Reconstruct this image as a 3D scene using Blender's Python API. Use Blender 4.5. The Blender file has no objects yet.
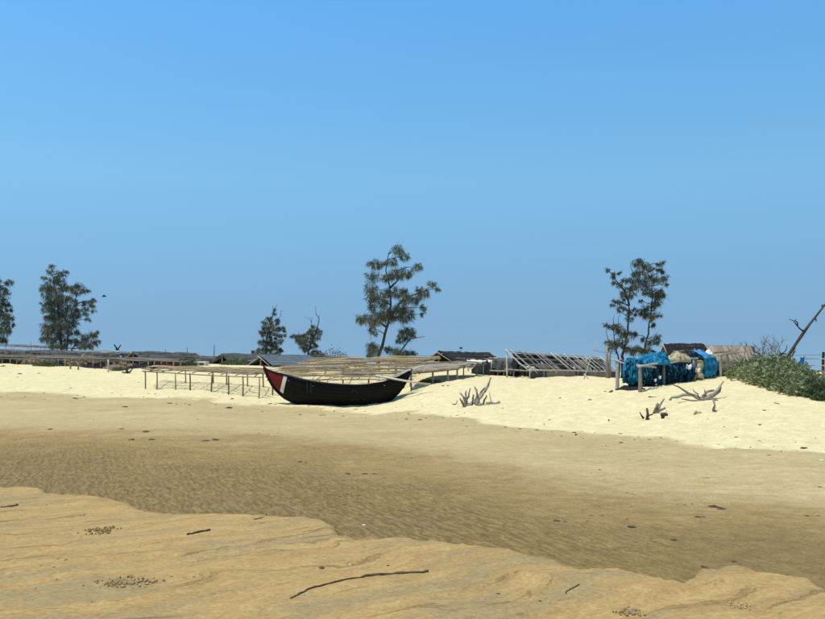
import bpy, math, random
import numpy as np
from mathutils import Vector, Matrix

# ------------------------------------------------------------------ camera, sky, sun, exposure
random.seed(7)
RNG = np.random.default_rng(11)
S = bpy.context.scene
C = S.collection
F = 885.0; CX = 412.5; HY = 372.0; EYE = 1.75          # photo focal length (px), centre column, horizon row, eye height (m)

cam = bpy.data.cameras.new('camera'); cam_o = bpy.data.objects.new('camera', cam); C.objects.link(cam_o)
cam_o.location = (0, 0, EYE); cam_o.rotation_euler = (math.radians(90), 0, 0)
cam.sensor_width = 36.0; cam.lens = F / 825.0 * 36.0
cam.shift_y = (HY - 309.5) / 825.0
cam.clip_start = 0.1; cam.clip_end = 9000
S.camera = cam_o

SUN_EL = math.radians(70); SUN_AZ = math.radians(-125)   # azimuth from +Y (view direction), negative = left
w = bpy.data.worlds.new('World'); S.world = w; w.use_nodes = True
nt = w.node_tree; nt.nodes.clear()
sky = nt.nodes.new('ShaderNodeTexSky'); sky.sky_type = 'NISHITA'; sky.sun_disc = False
sky.sun_elevation = SUN_EL; sky.sun_rotation = SUN_AZ
sky.altitude = 0; sky.air_density = 1.0; sky.dust_density = 0.3; sky.ozone_density = 3.0
bg = nt.nodes.new('ShaderNodeBackground'); bg.inputs['Strength'].default_value = 0.15
wo = nt.nodes.new('ShaderNodeOutputWorld')
# clear hard-blue air: the sky is read a little above the true elevation (no milky band) and tinted by elevation
tc = nt.nodes.new('ShaderNodeTexCoord'); mp = nt.nodes.new('ShaderNodeMapping'); mp.vector_type = 'POINT'
mp.inputs['Scale'].default_value = (1, 1, .8); mp.inputs['Location'].default_value = (0, 0, .25)
nt.links.new(tc.outputs['Generated'], mp.inputs[0]); nt.links.new(mp.outputs[0], sky.inputs[0])
sx = nt.nodes.new('ShaderNodeSeparateXYZ'); nt.links.new(tc.outputs['Generated'], sx.inputs[0])
rp = nt.nodes.new('ShaderNodeValToRGB'); nt.links.new(sx.outputs[2], rp.inputs[0])
SKY_TINT = [(0.04, (.916, .997, .887)), (0.209, (1.166, 1.606, 1.437)), (0.383, (.88, 1.62, 1.73)), (0.95, (.50, .92, 1.15))]
el = rp.color_ramp.elements
while len(el) < len(SKY_TINT): el.new(.5)
for e, (p_, c_) in zip(el, SKY_TINT): e.position = p_; e.color = (*c_, 1)
mx = nt.nodes.new('ShaderNodeMix'); mx.data_type = 'RGBA'; mx.blend_type = 'MULTIPLY'; mx.inputs[0].default_value = 1
nt.links.new(sky.outputs[0], mx.inputs[6]); nt.links.new(rp.outputs[0], mx.inputs[7])
nt.links.new(mx.outputs[2], bg.inputs[0]); nt.links.new(bg.outputs[0], wo.inputs[0])

sun = bpy.data.lights.new('sun', 'SUN'); sun.energy = 4.4; sun.angle = math.radians(0.55); sun.color = (1.0, 0.93, 0.80)
sun_o = bpy.data.objects.new('sun', sun); C.objects.link(sun_o)
sd = Vector((math.cos(SUN_EL)*math.sin(SUN_AZ), math.cos(SUN_EL)*math.cos(SUN_AZ), math.sin(SUN_EL)))
sun_o.rotation_euler = sd.to_track_quat('Z', 'Y').to_euler(); sun_o.location = sd*200

S.view_settings.view_transform = 'Standard'; S.view_settings.look = 'None'
S.view_settings.exposure = 0.0; S.view_settings.gamma = 1.0
S.render.resolution_x = 1024; S.render.resolution_y = 768

# ------------------------------------------------------------------ noise (numpy)
def _hash(ix, iy, seed):
    h = (ix.astype(np.int64)*374761393 + iy.astype(np.int64)*668265263 + seed*974634777) & 0xFFFFFFFF
    h = ((h ^ (h >> 13))*1274126177) & 0xFFFFFFFF
    return ((h ^ (h >> 16)) & 0xFFFF)/65535.0
def vnoise(x, y, seed=0):
    x = np.asarray(x, float); y = np.asarray(y, float)
    ix = np.floor(x); iy = np.floor(y); fx = x-ix; fy = y-iy
    fx = fx*fx*fx*(fx*(fx*6-15)+10); fy = fy*fy*fy*(fy*(fy*6-15)+10)
    a = _hash(ix, iy, seed); b = _hash(ix+1, iy, seed); c = _hash(ix, iy+1, seed); d = _hash(ix+1, iy+1, seed)
    return (a+(b-a)*fx+(c-a)*fy+(a-b-c+d)*fx*fy)*2-1
def fbm(x, y, seed=0, o=4, g=.5):
    r = 0; a = 1
    for i in range(o):
        r = r+a*vnoise(x*2**i, y*2**i, seed+i*17); a *= g
    return r
def sstep(a, b, x):
    t = np.clip((x-a)/(b-a), 0, 1); return t*t*(3-2*t)

# ------------------------------------------------------------------ pixel -> place
def W(px, py, D):
    return np.array(((px-CX)/F*D, D, EYE-(py-HY)/F*D))

# terrain control points: (px, py, distance) read off the photo where things stand on the sand
ctrl = [(-250,392,46),(0,392,48),(-250,440,23),(0,440,22.5),(200,400,46),(300,404,45.5),(345,404.5,45.5),(390,403,45.5),
 (412,413,36),(412,450,19.6),(200,430,25),(200,412,36),(600,470,16),(825,447,19.2),(1050,452,19),(825,480,14.3),(1050,480,14.3),(640,426,27),(700,440,21.5),
 (660,410,30),(700,402,31),(616,387.5,38),(640,391,36.5),(664,386,39),(695,380,42),(720,376.5,44),(780,390,33),(825,402,29),(1050,408,29),(745,378,41),(800,384,40),
 (560,380,54),(505,377,56),(475,406,37),(540,405,36),(560,420,29),(430,391,45),(473,376,54),(450,381,50),
 (0,362,72),(65,366,70),(120,368,68),(160,368,66),(200,369,64),(-250,362,72),(0,377,60),(120,378,59),(-250,377,60),(230,382,55),
 (145,390,53),(257,400,48),(340,378,54),(400,377,54),(340,371,62),(400,371,62),(420,385,48),(270,395,50),
 (617,379,72),(600,378,64),(750,378,60),(825,378,60),(1050,380,60)]
P = [W(*c) for c in ctrl]
for px in (-400,-100,150,412,650,825,1200):
    for D, z in ((4.,0.),(7.,0.),(10.,-.02),(13,-.04)): P.append(np.array(((px-CX)/F*D, D, z)))
for px, zz in ((-250,2.7),(50,2.7),(250,2.5),(450,2.1),(540,1.9)): P.append(np.array(((px-CX)/F*85, 85, zz)))
for px in (640,825,1050): P.append(np.array(((px-CX)/F*90, 90, 1.0)))
for px in (-250,50,250,450,650,825,1050): P.append(np.array(((px-CX)/F*130, 130, 1.1)))
P = np.array(P)
# warp depth so the interpolation is even in scale
def warp(x, y):
    d = np.sqrt(x*x+y*y)+6; k = 18*np.log(d/6)/np.maximum(d-6, .3)
    return x*k, y*k
def tps(r2): return np.where(r2 > 1e-9, r2*np.log(np.maximum(r2, 1e-9)), 0)
qx, qy = warp(P[:,0], P[:,1]); NP = len(P)
K = tps((qx[:,None]-qx)**2+(qy[:,None]-qy)**2)+np.eye(NP)*3.0
A = np.zeros((NP+3, NP+3)); A[:NP,:NP] = K; A[:NP,NP] = 1; A[:NP,NP+1] = qx; A[:NP,NP+2] = qy; A[NP:,:NP] = A[:NP,NP:].T
sol = np.linalg.solve(A, np.concatenate([P[:,2], np.zeros(3)]))
def base_h(x, y):
    x = np.asarray(x, float); y = np.asarray(y, float)
    ux, uy = warp(x, np.maximum(y, 0)); out = np.full(ux.shape, sol[NP]) + sol[NP+1]*ux + sol[NP+2]*uy
    for i in range(NP): out = out + sol[i]*tps((ux-qx[i])**2+(uy-qy[i])**2)
    d = np.hypot(x, y)
    out = np.clip(out, -.15, 3.0)
    far = sstep(95, 150, d); out = out*(1-far)+1.1*far
    ang = np.abs(np.arctan2(x, np.maximum(y, -1e9)))
    back = sstep(math.radians(55), math.radians(85), ang); near = 1-sstep(4, 9, d)
    k = np.maximum(back, 0); side = np.clip(-.02*np.maximum(-y, 0), -.8, 0)
    out = out*(1-k)+(side+.012*np.maximum(y, 0))*k
    return out
# border curves as distance by azimuth (column of the photo)
bank_px = [(-600,470),(-200,482),(0,490),(40,492),(46,498),(93,500),(127,506),(136,514),(166,517),(193,518),(232,518),(280,519),(313,521),(328,527),(338,538),(357,543),(407,541),(423,546),(454,549),(512,554),(527,563),(550,568),(575,575),(617,576),(648,580),(667,587),(683,588),(702,579),(733,573),(772,578),(806,582),(825,597),(1000,612),(1400,620)]
toe_px = [(-800,384),(-300,388),(0,391),(60,394),(130,396),(200,400),(262,405),(330,409),(412,413),(480,420),(540,429),(600,434),(660,438),(720,444),(825,449),(1000,455),(1500,470)]
def D_on_ground(px, py):
    Ds = np.exp(np.linspace(math.log(3), math.log(120), 700)); x = (px-CX)/F*Ds
    z = base_h(x, Ds); ray = EYE-(py-HY)/F*Ds
    i = np.argmax(ray <= z); return Ds[i] if ray[i] <= z[i] else 120.
bank_D = np.array([(p[0], D_on_ground(*p)) for p in bank_px]); toe_D = np.array([(p[0], D_on_ground(*p)) for p in toe_px])
def masks(x, y):
    ys = np.maximum(y, .6); px = np.clip(CX+F*x/ys, -3000, 4000)
    bD = np.interp(px, bank_D[:,0], bank_D[:,1]); tD = np.interp(px, toe_D[:,0], toe_D[:,1])
    e = fbm(x*1.7, y*1.7, 5, 4)*.12+fbm(x*5, y*5, 9, 4, .6)*.07
    bank = sstep(-.06, .06, (bD-y)+e); inner = np.clip((bD-y)+e, -60, 60)
    e2 = fbm(x*.35, y*.35, 21, 4)*1.5
    dry = sstep(-.09, .07, (y-tD)/tD+np.clip(e2, -1.2, 1.6)*.022)
    wet = np.clip(1-np.maximum(y-bD, 0)/np.maximum(.75*(tD-bD), 1), 0, 1)
    return bank, dry, wet, inner
ca, sa = math.cos(math.radians(38)), math.sin(math.radians(38))
def ground_h(x, y, full=True):
    x = np.asarray(x, float); y = np.asarray(y, float)
    z = base_h(x, y); bank, dry, wet, inner = masks(x, y)
    z = z + bank*.055 + dry*sstep(0, 1, dry)*0.0
    wx = x+.35*fbm(x*.5, y*.5, 41, 3); wy = y+.35*fbm(x*.5, y*.5, 43, 3)
    u = wx*ca+wy*sa; v = -wx*sa+wy*ca
    rill = fbm(u*.35, v*2.4, 31, 4, .55); cut = np.maximum(0, 1-np.abs(fbm(u*.28, v*1.3, 37, 4, .5))*7)
    r2 = fbm(u*.9, v*5.0, 39, 3, .5)
    z = z + bank*(rill*.016 + r2*.006 - .022*cut*sstep(-.2, .5, vnoise(u*.4, v*.6, 38))+.004*fbm(x*6, y*6, 35, 3))
    z = z + bank*sstep(0, .5, inner)*(1-sstep(.5, 1.6, inner))*.015
    z = z + dry*(fbm(x*.22, y*.22, 51, 4)*.07+fbm(x*1.1, y*1.1, 55, 3)*.022)
    z = z + (1-dry)*(1-bank)*(fbm(x*.25, y*.4, 61, 3)*.018+fbm(x*4, y*4, 63, 2)*.004)
    z = z + dry*fbm(x*2.4, y*2.0, 71, 3, .6)*.034*(1-sstep(45, 70, np.hypot(x, y)))
    bx = (x+3.84)/4.2; by = np.abs(y-45.6)      # sand washed up against the beached hull
    z = z + .07*np.exp(-((by-.55)/.45)**2)*np.clip(1.1-bx*bx, 0, 1)
    return z
# the sheet's own grid: distance by azimuth; heights elsewhere are read from it
RAD = np.concatenate([np.linspace(.5, 3.6, 8), np.exp(np.arange(math.log(3.9), math.log(95), .0062)), np.exp(np.linspace(math.log(97), math.log(7000), 45))])
ANG = np.concatenate([np.arange(-180, -37, 5), np.arange(-36, 36.01, .2), np.arange(38, 176, 5)])
_R, _T = np.meshgrid(RAD, np.radians(ANG), indexing='ij')
GX = _R*np.sin(_T); GY = _R*np.cos(_T); GZ = ground_h(GX.ravel(), GY.ravel()).reshape(GX.shape)
def g_arr(x, y):
    x = np.asarray(x, float); y = np.asarray(y, float)
    r = np.clip(np.hypot(x, y), RAD[0], RAD[-1]*.999); a = np.clip(np.degrees(np.arctan2(x, y)), -179.9, ANG[-1]*.999)
    i = np.clip(np.searchsorted(RAD, r)-1, 0, len(RAD)-2); j = np.clip(np.searchsorted(ANG, a)-1, 0, len(ANG)-2)
    u = (r-RAD[i])/(RAD[i+1]-RAD[i]); v = (a-ANG[j])/(ANG[j+1]-ANG[j])
    return (GZ[i,j]*(1-u)+GZ[i+1,j]*u)*(1-v)+(GZ[i,j+1]*(1-u)+GZ[i+1,j+1]*u)*v
def g(x, y): return float(g_arr(x, y))
_DS = np.exp(np.linspace(math.log(3.5), math.log(110), 1600))
def spot(px, py):
    x = (px-CX)/F*_DS; z = g_arr(x, _DS); ray = EYE-(py-HY)/F*_DS
    i = int(np.argmax(ray <= z)); return np.array((x[i], _DS[i], z[i]))
def on(px, D):
    x = (px-CX)/F*D; return np.array((x, D, g(x, D)))

# ------------------------------------------------------------------ materials
def mat(name, rough=.85, spec=.3):
    m = bpy.data.materials.new(name); m.use_nodes = True
    b = m.node_tree.nodes['Principled BSDF']; b.inputs['Roughness'].default_value = rough
    b.inputs['Specular IOR Level'].default_value = spec
    return m, m.node_tree, b
def node(t, kind, **kw):
    nd = t.nodes.new(kind)
    for k, v in kw.items(): setattr(nd, k, v)
    return nd
def mixc(t, fac, a, b, blend='MIX'):
    m = node(t, 'ShaderNodeMix', data_type='RGBA', blend_type=blend)
    for sock, v in ((m.inputs[0], fac), (m.inputs[6], a), (m.inputs[7], b)):
        if hasattr(v, 'is_linked') or isinstance(v, bpy.types.NodeSocket): t.links.new(v, sock)
        elif isinstance(v, (tuple, list)): sock.default_value = (*v, 1)
        else: sock.default_value = v
    return m.outputs[2]
def mth(t, op, a, b=0., clamp=False):
    m = node(t, 'ShaderNodeMath', operation=op, use_clamp=clamp)
    for i, v in enumerate((a, b)):
        if isinstance(v, bpy.types.NodeSocket): t.links.new(v, m.inputs[i])
        else: m.inputs[i].default_value = v
    return m.outputs[0]
def noise(t, vec, scale, detail=4, rough=.55, dist=0):
    n_ = node(t, 'ShaderNodeTexNoise'); n_.inputs['Scale'].default_value = scale; n_.inputs['Detail'].default_value = detail
    n_.inputs['Roughness'].default_value = rough; n_.inputs['Distortion'].default_value = dist
    if vec is not None: t.links.new(vec, n_.inputs['Vector'])
    return n_.outputs[0]
def ramp(t, v, lo, hi):
    r = node(t, 'ShaderNodeMapRange'); r.interpolation_type = 'SMOOTHSTEP'
    t.links.new(v, r.inputs[0]); r.inputs[1].default_value = lo; r.inputs[2].default_value = hi
    return r.outputs[0]
def mapping(t, vec, scale=(1,1,1), rot=(0,0,0)):
    m = node(t, 'ShaderNodeMapping'); t.links.new(vec, m.inputs[0]); m.inputs['Scale'].default_value = scale; m.inputs['Rotation'].default_value = rot
    return m.outputs[0]
def bump(t, b, h, strength, dist):
    bp = node(t, 'ShaderNodeBump'); bp.inputs['Strength'].default_value = strength; bp.inputs['Distance'].default_value = dist
    t.links.new(h, bp.inputs['Height']); t.links.new(bp.outputs[0], b.inputs['Normal']); return bp

def make_sand():
    m, t, b = mat('sand', .92, .2)
    pos = node(t, 'ShaderNodeNewGeometry').outputs['Position']
    at = {k: node(t, 'ShaderNodeAttribute', attribute_name=k).outputs['Fac'] for k in ('dry', 'bank', 'wet', 'ripple')}
    big = noise(t, pos, .35, 5); mid = noise(t, pos, 2.2, 6, .6); fine = noise(t, pos, 28, 5, .7)
    grain = noise(t, pos, 3.5, 12, .82); speck = noise(t, mapping(t, pos, (1, .45, 1)), 11, 8, .75)
    # dry sand: pale, trampled, with darker crumbs
    dry = mixc(t, ramp(t, mid, .3, .75), (0.608,0.510,0.276), (0.698,0.589,0.327))
    dry = mixc(t, mth(t, 'MULTIPLY', ramp(t, speck, .56, .72), .45), dry, (0.446,0.341,0.153))
    # damp upper beach
    damp = mixc(t, ramp(t, big, .3, .7), (0.385,0.290,0.133), (0.450,0.345,0.166))
    damp = mixc(t, mth(t, 'MULTIPLY', ramp(t, noise(t, mapping(t, pos, (.6,2.2,1)), 1.2, 7, .65), .48, .72), .55), damp, (0.500,0.400,0.212))
    damp = mixc(t, mth(t, 'MULTIPLY', ramp(t, speck, .58, .70), .5), damp, (0.270,0.175,0.064))
    # wet rippled hollow
    wv = mapping(t, pos, (1,1,1), (0,0,math.radians(-20)))
    wave = node(t, 'ShaderNodeTexWave', wave_type='BANDS', bands_direction='X', wave_profile='SIN')
    for k_, v_ in (('Scale', 2.5), ('Distortion', 11.0), ('Detail', 3.5), ('Detail Scale', 1.9), ('Detail Roughness', .6)): wave.inputs[k_].default_value = v_
    t.links.new(mapping(t, wv, (1,.42,1)), wave.inputs['Vector'])
    rn = noise(t, mapping(t, wv, (9,3.4,1)), 1.0, 5, .6, .6)
    rip = mth(t, 'ADD', mth(t, 'MULTIPLY', wave.outputs['Fac'], .20), mth(t, 'MULTIPLY', rn, .80))
    rip = mth(t, 'ADD', mth(t, 'MULTIPLY', mth(t, 'SUBTRACT', rip, .5), at['ripple']), .5)
    wetc = mixc(t, ramp(t, rip, .36, .64), (0.167,0.109,0.037), (0.248,0.166,0.059))
    wetc = mixc(t, mth(t, 'MULTIPLY', ramp(t, noise(t, pos, .45, 5, .6), .48, .66), .55), wetc, (0.194,0.140,0.059))
    wf = ramp(t, mth(t, 'ADD', at['wet'], mth(t, 'MULTIPLY', mth(t, 'SUBTRACT', big, .5), .5)), .26, 1.0)
    mud = mixc(t, ramp(t, mid, .3, .7), (0.263,0.173,0.065), (0.325,0.216,0.083))
    low = mixc(t, ramp(t, wf, 0, .5), damp, mud); low = mixc(t, ramp(t, wf, .45, 1), low, wetc)
    # near bank with swash streaks and grey mineral sand
    dis = node(t, 'ShaderNodeVectorMath', operation='ADD'); sc = node(t, 'ShaderNodeVectorMath', operation='SCALE')
    nn = node(t, 'ShaderNodeTexNoise'); nn.inputs['Scale'].default_value = .75; nn.inputs['Detail'].default_value = 5; t.links.new(pos, nn.inputs['Vector'])
    t.links.new(nn.outputs['Color'], sc.inputs[0]); sc.inputs['Scale'].default_value = 1.2
    t.links.new(pos, dis.inputs[0]); t.links.new(sc.outputs[0], dis.inputs[1])
    bv = mapping(t, dis.outputs[0], (1,1,1), (0,0,math.radians(-38)))
    st = noise(t, mapping(t, bv, (.40,2.6,1)), 1.0, 9, .62, .5); st2 = noise(t, mapping(t, bv, (.7,7.5,1)), 1.0, 8, .62, .6)
    bank = mixc(t, ramp(t, st2, .32, .68), (0.351,0.226,0.084), (0.423,0.286,0.111))
    bank = mixc(t, mth(t, 'MULTIPLY', ramp(t, st, .47, .60), .75), bank, (0.293,0.217,0.104))
    bank = mixc(t, mth(t, 'MULTIPLY', ramp(t, st, .43, .33), .5), bank, (0.477,0.328,0.131))
    lines = noise(t, mapping(t, bv, (.55,5.5,1)), 1.0, 8, .62, .6)
    bank = mixc(t, mth(t, 'MULTIPLY', ramp(t, lines, .595, .66), .55), bank, (0.211,0.129,0.040))
    bank = mixc(t, mth(t, 'MULTIPLY', ramp(t, noise(t, pos, 14, 7, .75), .64, .72), .35), bank, (0.216,0.137,0.047))
    col = mixc(t, at['bank'], low, bank)
    df = ramp(t, mth(t, 'ADD', at['dry'], mth(t, 'MULTIPLY', mth(t, 'SUBTRACT', noise(t, mapping(t, pos, (1,.5,1)), .9, 9, .7), .5), .9)), .30, .72)
    col = mixc(t, df, col, dry)
    col = mixc(t, mth(t, 'SUBTRACT', .6, mth(t, 'MULTIPLY', at['bank'], .32)), col, mixc(t, ramp(t, grain, .22, .78), (.18,.18,.18), (.82,.82,.82)), 'SOFT_LIGHT')
    col = mixc(t, .45, col, mixc(t, ramp(t, fine, .25, .75), (.2,.2,.2), (.8,.8,.8)), 'SOFT_LIGHT')
    t.links.new(col, b.inputs['Base Color'])
    # relief
    notbank = mth(t, 'SUBTRACT', 1., at['bank']); notdry = mth(t, 'SUBTRACT', 1., at['dry'])
    rr = mth(t, 'MULTIPLY', mth(t, 'MULTIPLY', rip, notbank), mth(t, 'MULTIPLY', notdry, mth(t, 'ADD', .10, wf)))
    h = mth(t, 'ADD', mth(t, 'MULTIPLY', rr, 2.2), mth(t, 'MULTIPLY', grain, .55))
    h = mth(t, 'ADD', h, mth(t, 'MULTIPLY', mth(t, 'MULTIPLY', st2, at['bank']), .95))
    h = mth(t, 'SUBTRACT', h, mth(t, 'MULTIPLY', mth(t, 'MULTIPLY', ramp(t, lines, .585, .655), at['bank']), .65))
    h = mth(t, 'ADD', h, mth(t, 'MULTIPLY', mth(t, 'MULTIPLY', noise(t, pos, 4, 7, .65), at['dry']), 2.8))
    bump(t, b, h, .7, .035)
    ro = mth(t, 'SUBTRACT', .95, mth(t, 'MULTIPLY', mth(t, 'MULTIPLY', wf, notbank), .12)); t.links.new(ro, b.inputs['Roughness'])
    b.inputs['Specular IOR Level'].default_value = .12
    return m

def wood(name, c1, c2, rough=.85, sc=14, var=.35):
    m, t, b = mat(name, rough, .25)
    co = node(t, 'ShaderNodeTexCoord').outputs['Object']
    inf = node(t, 'ShaderNodeObjectInfo').outputs['Random']
    nz = noise(t, co, sc, 5, .65); n2 = noise(t, co, sc*5, 3, .6)
    c = mixc(t, ramp(t, nz, .3, .7), c1, c2)
    c = mixc(t, mth(t, 'MULTIPLY', ramp(t, n2, .55, .75), .5), c, tuple(v*.45 for v in c1))
    hv = node(t, 'ShaderNodeHueSaturation'); t.links.new(c, hv.inputs['Color'])
    t.links.new(mth(t, 'ADD', 1-var, mth(t, 'MULTIPLY', inf, 2*var)), hv.inputs['Value'])
    t.links.new(hv.outputs[0], b.inputs['Base Color']); bump(t, b, n2, .5, .01)
    return m
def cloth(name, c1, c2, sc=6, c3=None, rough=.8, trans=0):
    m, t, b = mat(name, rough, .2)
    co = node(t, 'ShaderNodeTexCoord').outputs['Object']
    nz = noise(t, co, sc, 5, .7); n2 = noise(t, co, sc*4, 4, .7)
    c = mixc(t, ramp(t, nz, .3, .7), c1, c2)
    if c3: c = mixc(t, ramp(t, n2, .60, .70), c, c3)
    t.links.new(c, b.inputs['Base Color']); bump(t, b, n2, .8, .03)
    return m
def leafm(name, c1, c2, c3=None):
    m, t, b = mat(name, .75, .2)
    pos = node(t, 'ShaderNodeNewGeometry')
    nz = noise(t, pos.outputs['Position'], 1.1, 4, .6)
    rnd = pos.outputs['Random Per Island']
    c = mixc(t, rnd, c1, c2)
    if c3: c = mixc(t, ramp(t, nz, .5, .68), c, c3)
    t.links.new(c, b.inputs['Base Color'])
    tr = node(t, 'ShaderNodeBsdfTranslucent'); t.links.new(c, tr.inputs[0])
    ms = node(t, 'ShaderNodeMixShader'); ms.inputs[0].default_value = .3
    t.links.new(b.outputs[0], ms.inputs[1]); t.links.new(tr.outputs[0], ms.inputs[2])
    t.links.new(ms.outputs[0], t.nodes['Material Output'].inputs[0])
    return m
M = dict(
 sand=make_sand(),
 bamboo=wood('bamboo', (.26,.19,.10), (.43,.33,.19), var=.45),
 grey=wood('weathered_grey_wood', (.22,.19,.145), (.36,.32,.26)),
 pale=wood('bleached_pole', (.38,.345,.28), (.53,.49,.41), var=.25),
 post=wood('post_wood', (.17,.12,.07), (.27,.20,.12)),
 dark=wood('dark_wood', (.045,.035,.027), (.09,.07,.05)),
 bark=wood('bark', (.035,.029,.023), (.075,.062,.05), sc=6),
 drift=wood('driftwood', (.17,.14,.105), (.32,.28,.225), sc=9),
 thatch=wood('thatch', (.20,.155,.11), (.33,.265,.19), sc=22),
 thatchd=wood('old_dark_thatch', (.05,.04,.032), (.10,.08,.06), sc=18),
 tar=cloth('tarred_hull', (.0030,.0026,.0025), (.006,.0052,.0046), 3, (.009,.008,.007), .8),
 red=cloth('red_paint', (.14,.008,.005), (.18,.012,.007), 4, (.09,.007,.005), .7),
 white=cloth('white_paint', (.62,.58,.48), (.72,.68,.58), 6, (.45,.41,.33), .7),
 mark=cloth('faded_mark', (.03,.028,.026), (.05,.046,.042), 20, (.02,.018,.016)),
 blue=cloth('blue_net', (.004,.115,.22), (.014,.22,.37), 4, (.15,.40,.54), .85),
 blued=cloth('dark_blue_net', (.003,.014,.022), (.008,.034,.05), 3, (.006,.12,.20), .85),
 tan=cloth('tan_net', (.36,.29,.16), (.50,.42,.26), 10, (.22,.17,.09), .85),
 olive=cloth('olive_net', (.008,.022,.030), (.075,.066,.038), 2.5, (.006,.07,.12), .85),
 tarp=cloth('blue_tarp', (.02,.20,.46), (.04,.27,.55), 5, None, .5),
 gnet=cloth('grey_net', (.045,.052,.052), (.10,.105,.098), 2.5, (.20,.18,.14), .9),
 bluegrey=cloth('blue_grey_sheet', (.065,.10,.115), (.12,.155,.165), 2.5, (.15,.145,.12), .8),
 blacknet=cloth('black_net', (.008,.009,.010), (.022,.023,.023), 5, (.04,.037,.03), .9),
 brownnet=cloth('brown_net', (.13,.095,.055), (.22,.165,.10), 6, (.05,.04,.03), .9),
 sheet=cloth('white_sheet', (.62,.60,.52), (.74,.72,.64), 4, None, .7),
 pinet=leafm('casuarina', (.066,.078,.042), (.145,.155,.080), (.160,.135,.072)),
 pinet2=leafm('casuarina_brown', (.052,.060,.032), (.12,.125,.062), (.165,.125,.062)),
 shrub=leafm('shrub_leaf', (.115,.145,.055), (.26,.29,.135), (.36,.355,.19)),
 green=leafm('low_green', (.06,.085,.035), (.13,.16,.075)),
 greybush=leafm('grey_bush', (.10,.105,.085), (.18,.175,.14)),
 twig=wood('grey_twig', (.13,.11,.09), (.22,.19,.16)),
 crow=cloth('crow_black', (.008,.008,.010), (.018,.018,.02), 9),
 scrap=wood('wrack', (.05,.034,.018), (.11,.075,.042)),
 pebble=wood('sand_pellet', (.24,.165,.07), (.38,.27,.12)),
 plastic=cloth('pale_plastic', (.62,.62,.58), (.72,.72,.70), 8),
)

# ------------------------------------------------------------------ object helpers
LOC = {}
def thing(name, label, cat, loc, group=None):
    o = bpy.data.objects.new(name, None); C.objects.link(o); o.location = tuple(map(float, loc)); o.empty_display_size = .2
    o['label'] = label; o['category'] = cat
    if group: o['group'] = group
    LOC[o] = np.array(loc, float); return o
def rootloc(o):
    while o is not None:
        if o in LOC: return LOC[o]
        o = o.parent
    return np.zeros(3)
class MB:
    def __init__(s): s.v = []; s.f = []; s.n = 0
    def add(s, v, f):
        v = np.asarray(v, float).reshape(-1, 3); s.v.append(v); s.f.extend([tuple(i+s.n for i in q) for q in f]); s.n += len(v); return s
    def tube(s, pts, rad, k=7, cap=True):
        pts = [np.asarray(p, float) for p in pts]; m = len(pts)
        rad = rad if hasattr(rad, '__len__') else [rad]*m
        vs = []; 
        for i, p in enumerate(pts):
            d = pts[min(i+1, m-1)]-pts[max(i-1, 0)]; d = d/(np.linalg.norm(d)+1e-9)
            a = np.array((0,0,1.)) if abs(d[2]) < .8 else np.array((0,1.,0))
            u = np.cross(a, d); u /= np.linalg.norm(u); v = np.cross(d, u)
            for j in range(k):
                t = 2*math.pi*j/k; vs.append(p+rad[i]*(math.cos(t)*u+math.sin(t)*v))
        f = [(i*k+j, i*k+(j+1)%k, (i+1)*k+(j+1)%k, (i+1)*k+j) for i in range(m-1) for j in range(k)]
        if cap: f += [tuple(range(k))[::-1], tuple((m-1)*k+j for j in range(k))]
        return s.add(vs, f)
    def grid(s, G):
        a, b = G.shape[:2]
        return s.add(G.reshape(-1, 3), [(i*b+j, (i+1)*b+j, (i+1)*b+j+1, i*b+j+1) for i in range(a-1) for j in range(b-1)])
    def box(s, c, ux, uy, uz):
        c, ux, uy, uz = map(lambda q: np.asarray(q, float), (c, ux, uy, uz))
        v = [c+a*ux+b*uy+d*uz for a in (-.5,.5) for b in (-.5,.5) for d in (-.5,.5)]
        return s.add(v, [(0,1,3,2),(4,6,7,5),(0,4,5,1),(2,3,7,6),(0,2,6,4),(1,5,7,3)])
    def build(s, name, m, parent=None, smooth=True):
        V = np.concatenate(s.v); base = rootloc(parent) if parent is not None else np.zeros(3)
        org = np.zeros(3)
        if parent is None: org = np.array((V[:,0].mean(), V[:,1].mean(), V[:,2].min())); base = org
        me = bpy.data.meshes.new(name); me.from_pydata((V-base).tolist(), [], s.f); me.update()
        if smooth: me.polygons.foreach_set('use_smooth', [True]*len(me.polygons))
        me.materials.append(m if not isinstance(m, str) else M[m])
        o = bpy.data.objects.new(name, me); C.objects.link(o)
        if parent is not None: o.parent = parent
        else: o.location = org
        return o
def tag(o, label, cat, group=None, kind=None):
    o['label'] = label; o['category'] = cat
    if group: o['group'] = group
    if kind: o['kind'] = kind
    return o
def rnd(a, b): return random.uniform(a, b)
def crooked(p0, p1, r0, r1, seg=4, bend=.02):
    p0 = np.asarray(p0, float); p1 = np.asarray(p1, float); L = np.linalg.norm(p1-p0); out = []
    b1 = RNG.normal(0, 1, 3)*bend*L; b2 = RNG.normal(0, 1, 3)*bend*L*.5
    for i in range(seg+1):
        t = i/seg; out.append(p0+(p1-p0)*t+b1*math.sin(math.pi*t)+b2*math.sin(2*math.pi*t))
    return out, [r0+(r1-r0)*i/seg*1. for i in range(seg+1)]
def pole(name, p0, p1, r0, r1, m, parent=None, bend=.012, seg=4, k=6):
    pts, rr = crooked(p0, p1, r0, r1, seg, bend)
    return MB().tube(pts, rr, k).build(name, m, parent)
def post(p, h, r, m, parent, lean=.03, name='post', z=None):
    x, y = p[0], p[1]; z0 = g(x, y)-.25; zt = (z if z is not None else z0+.25+h)
    return pole(name, (x, y, z0), (x+rnd(-lean, lean)*h, y+rnd(-lean, lean)*h, zt), r, r*.85, m, parent, .01, 3)

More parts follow.
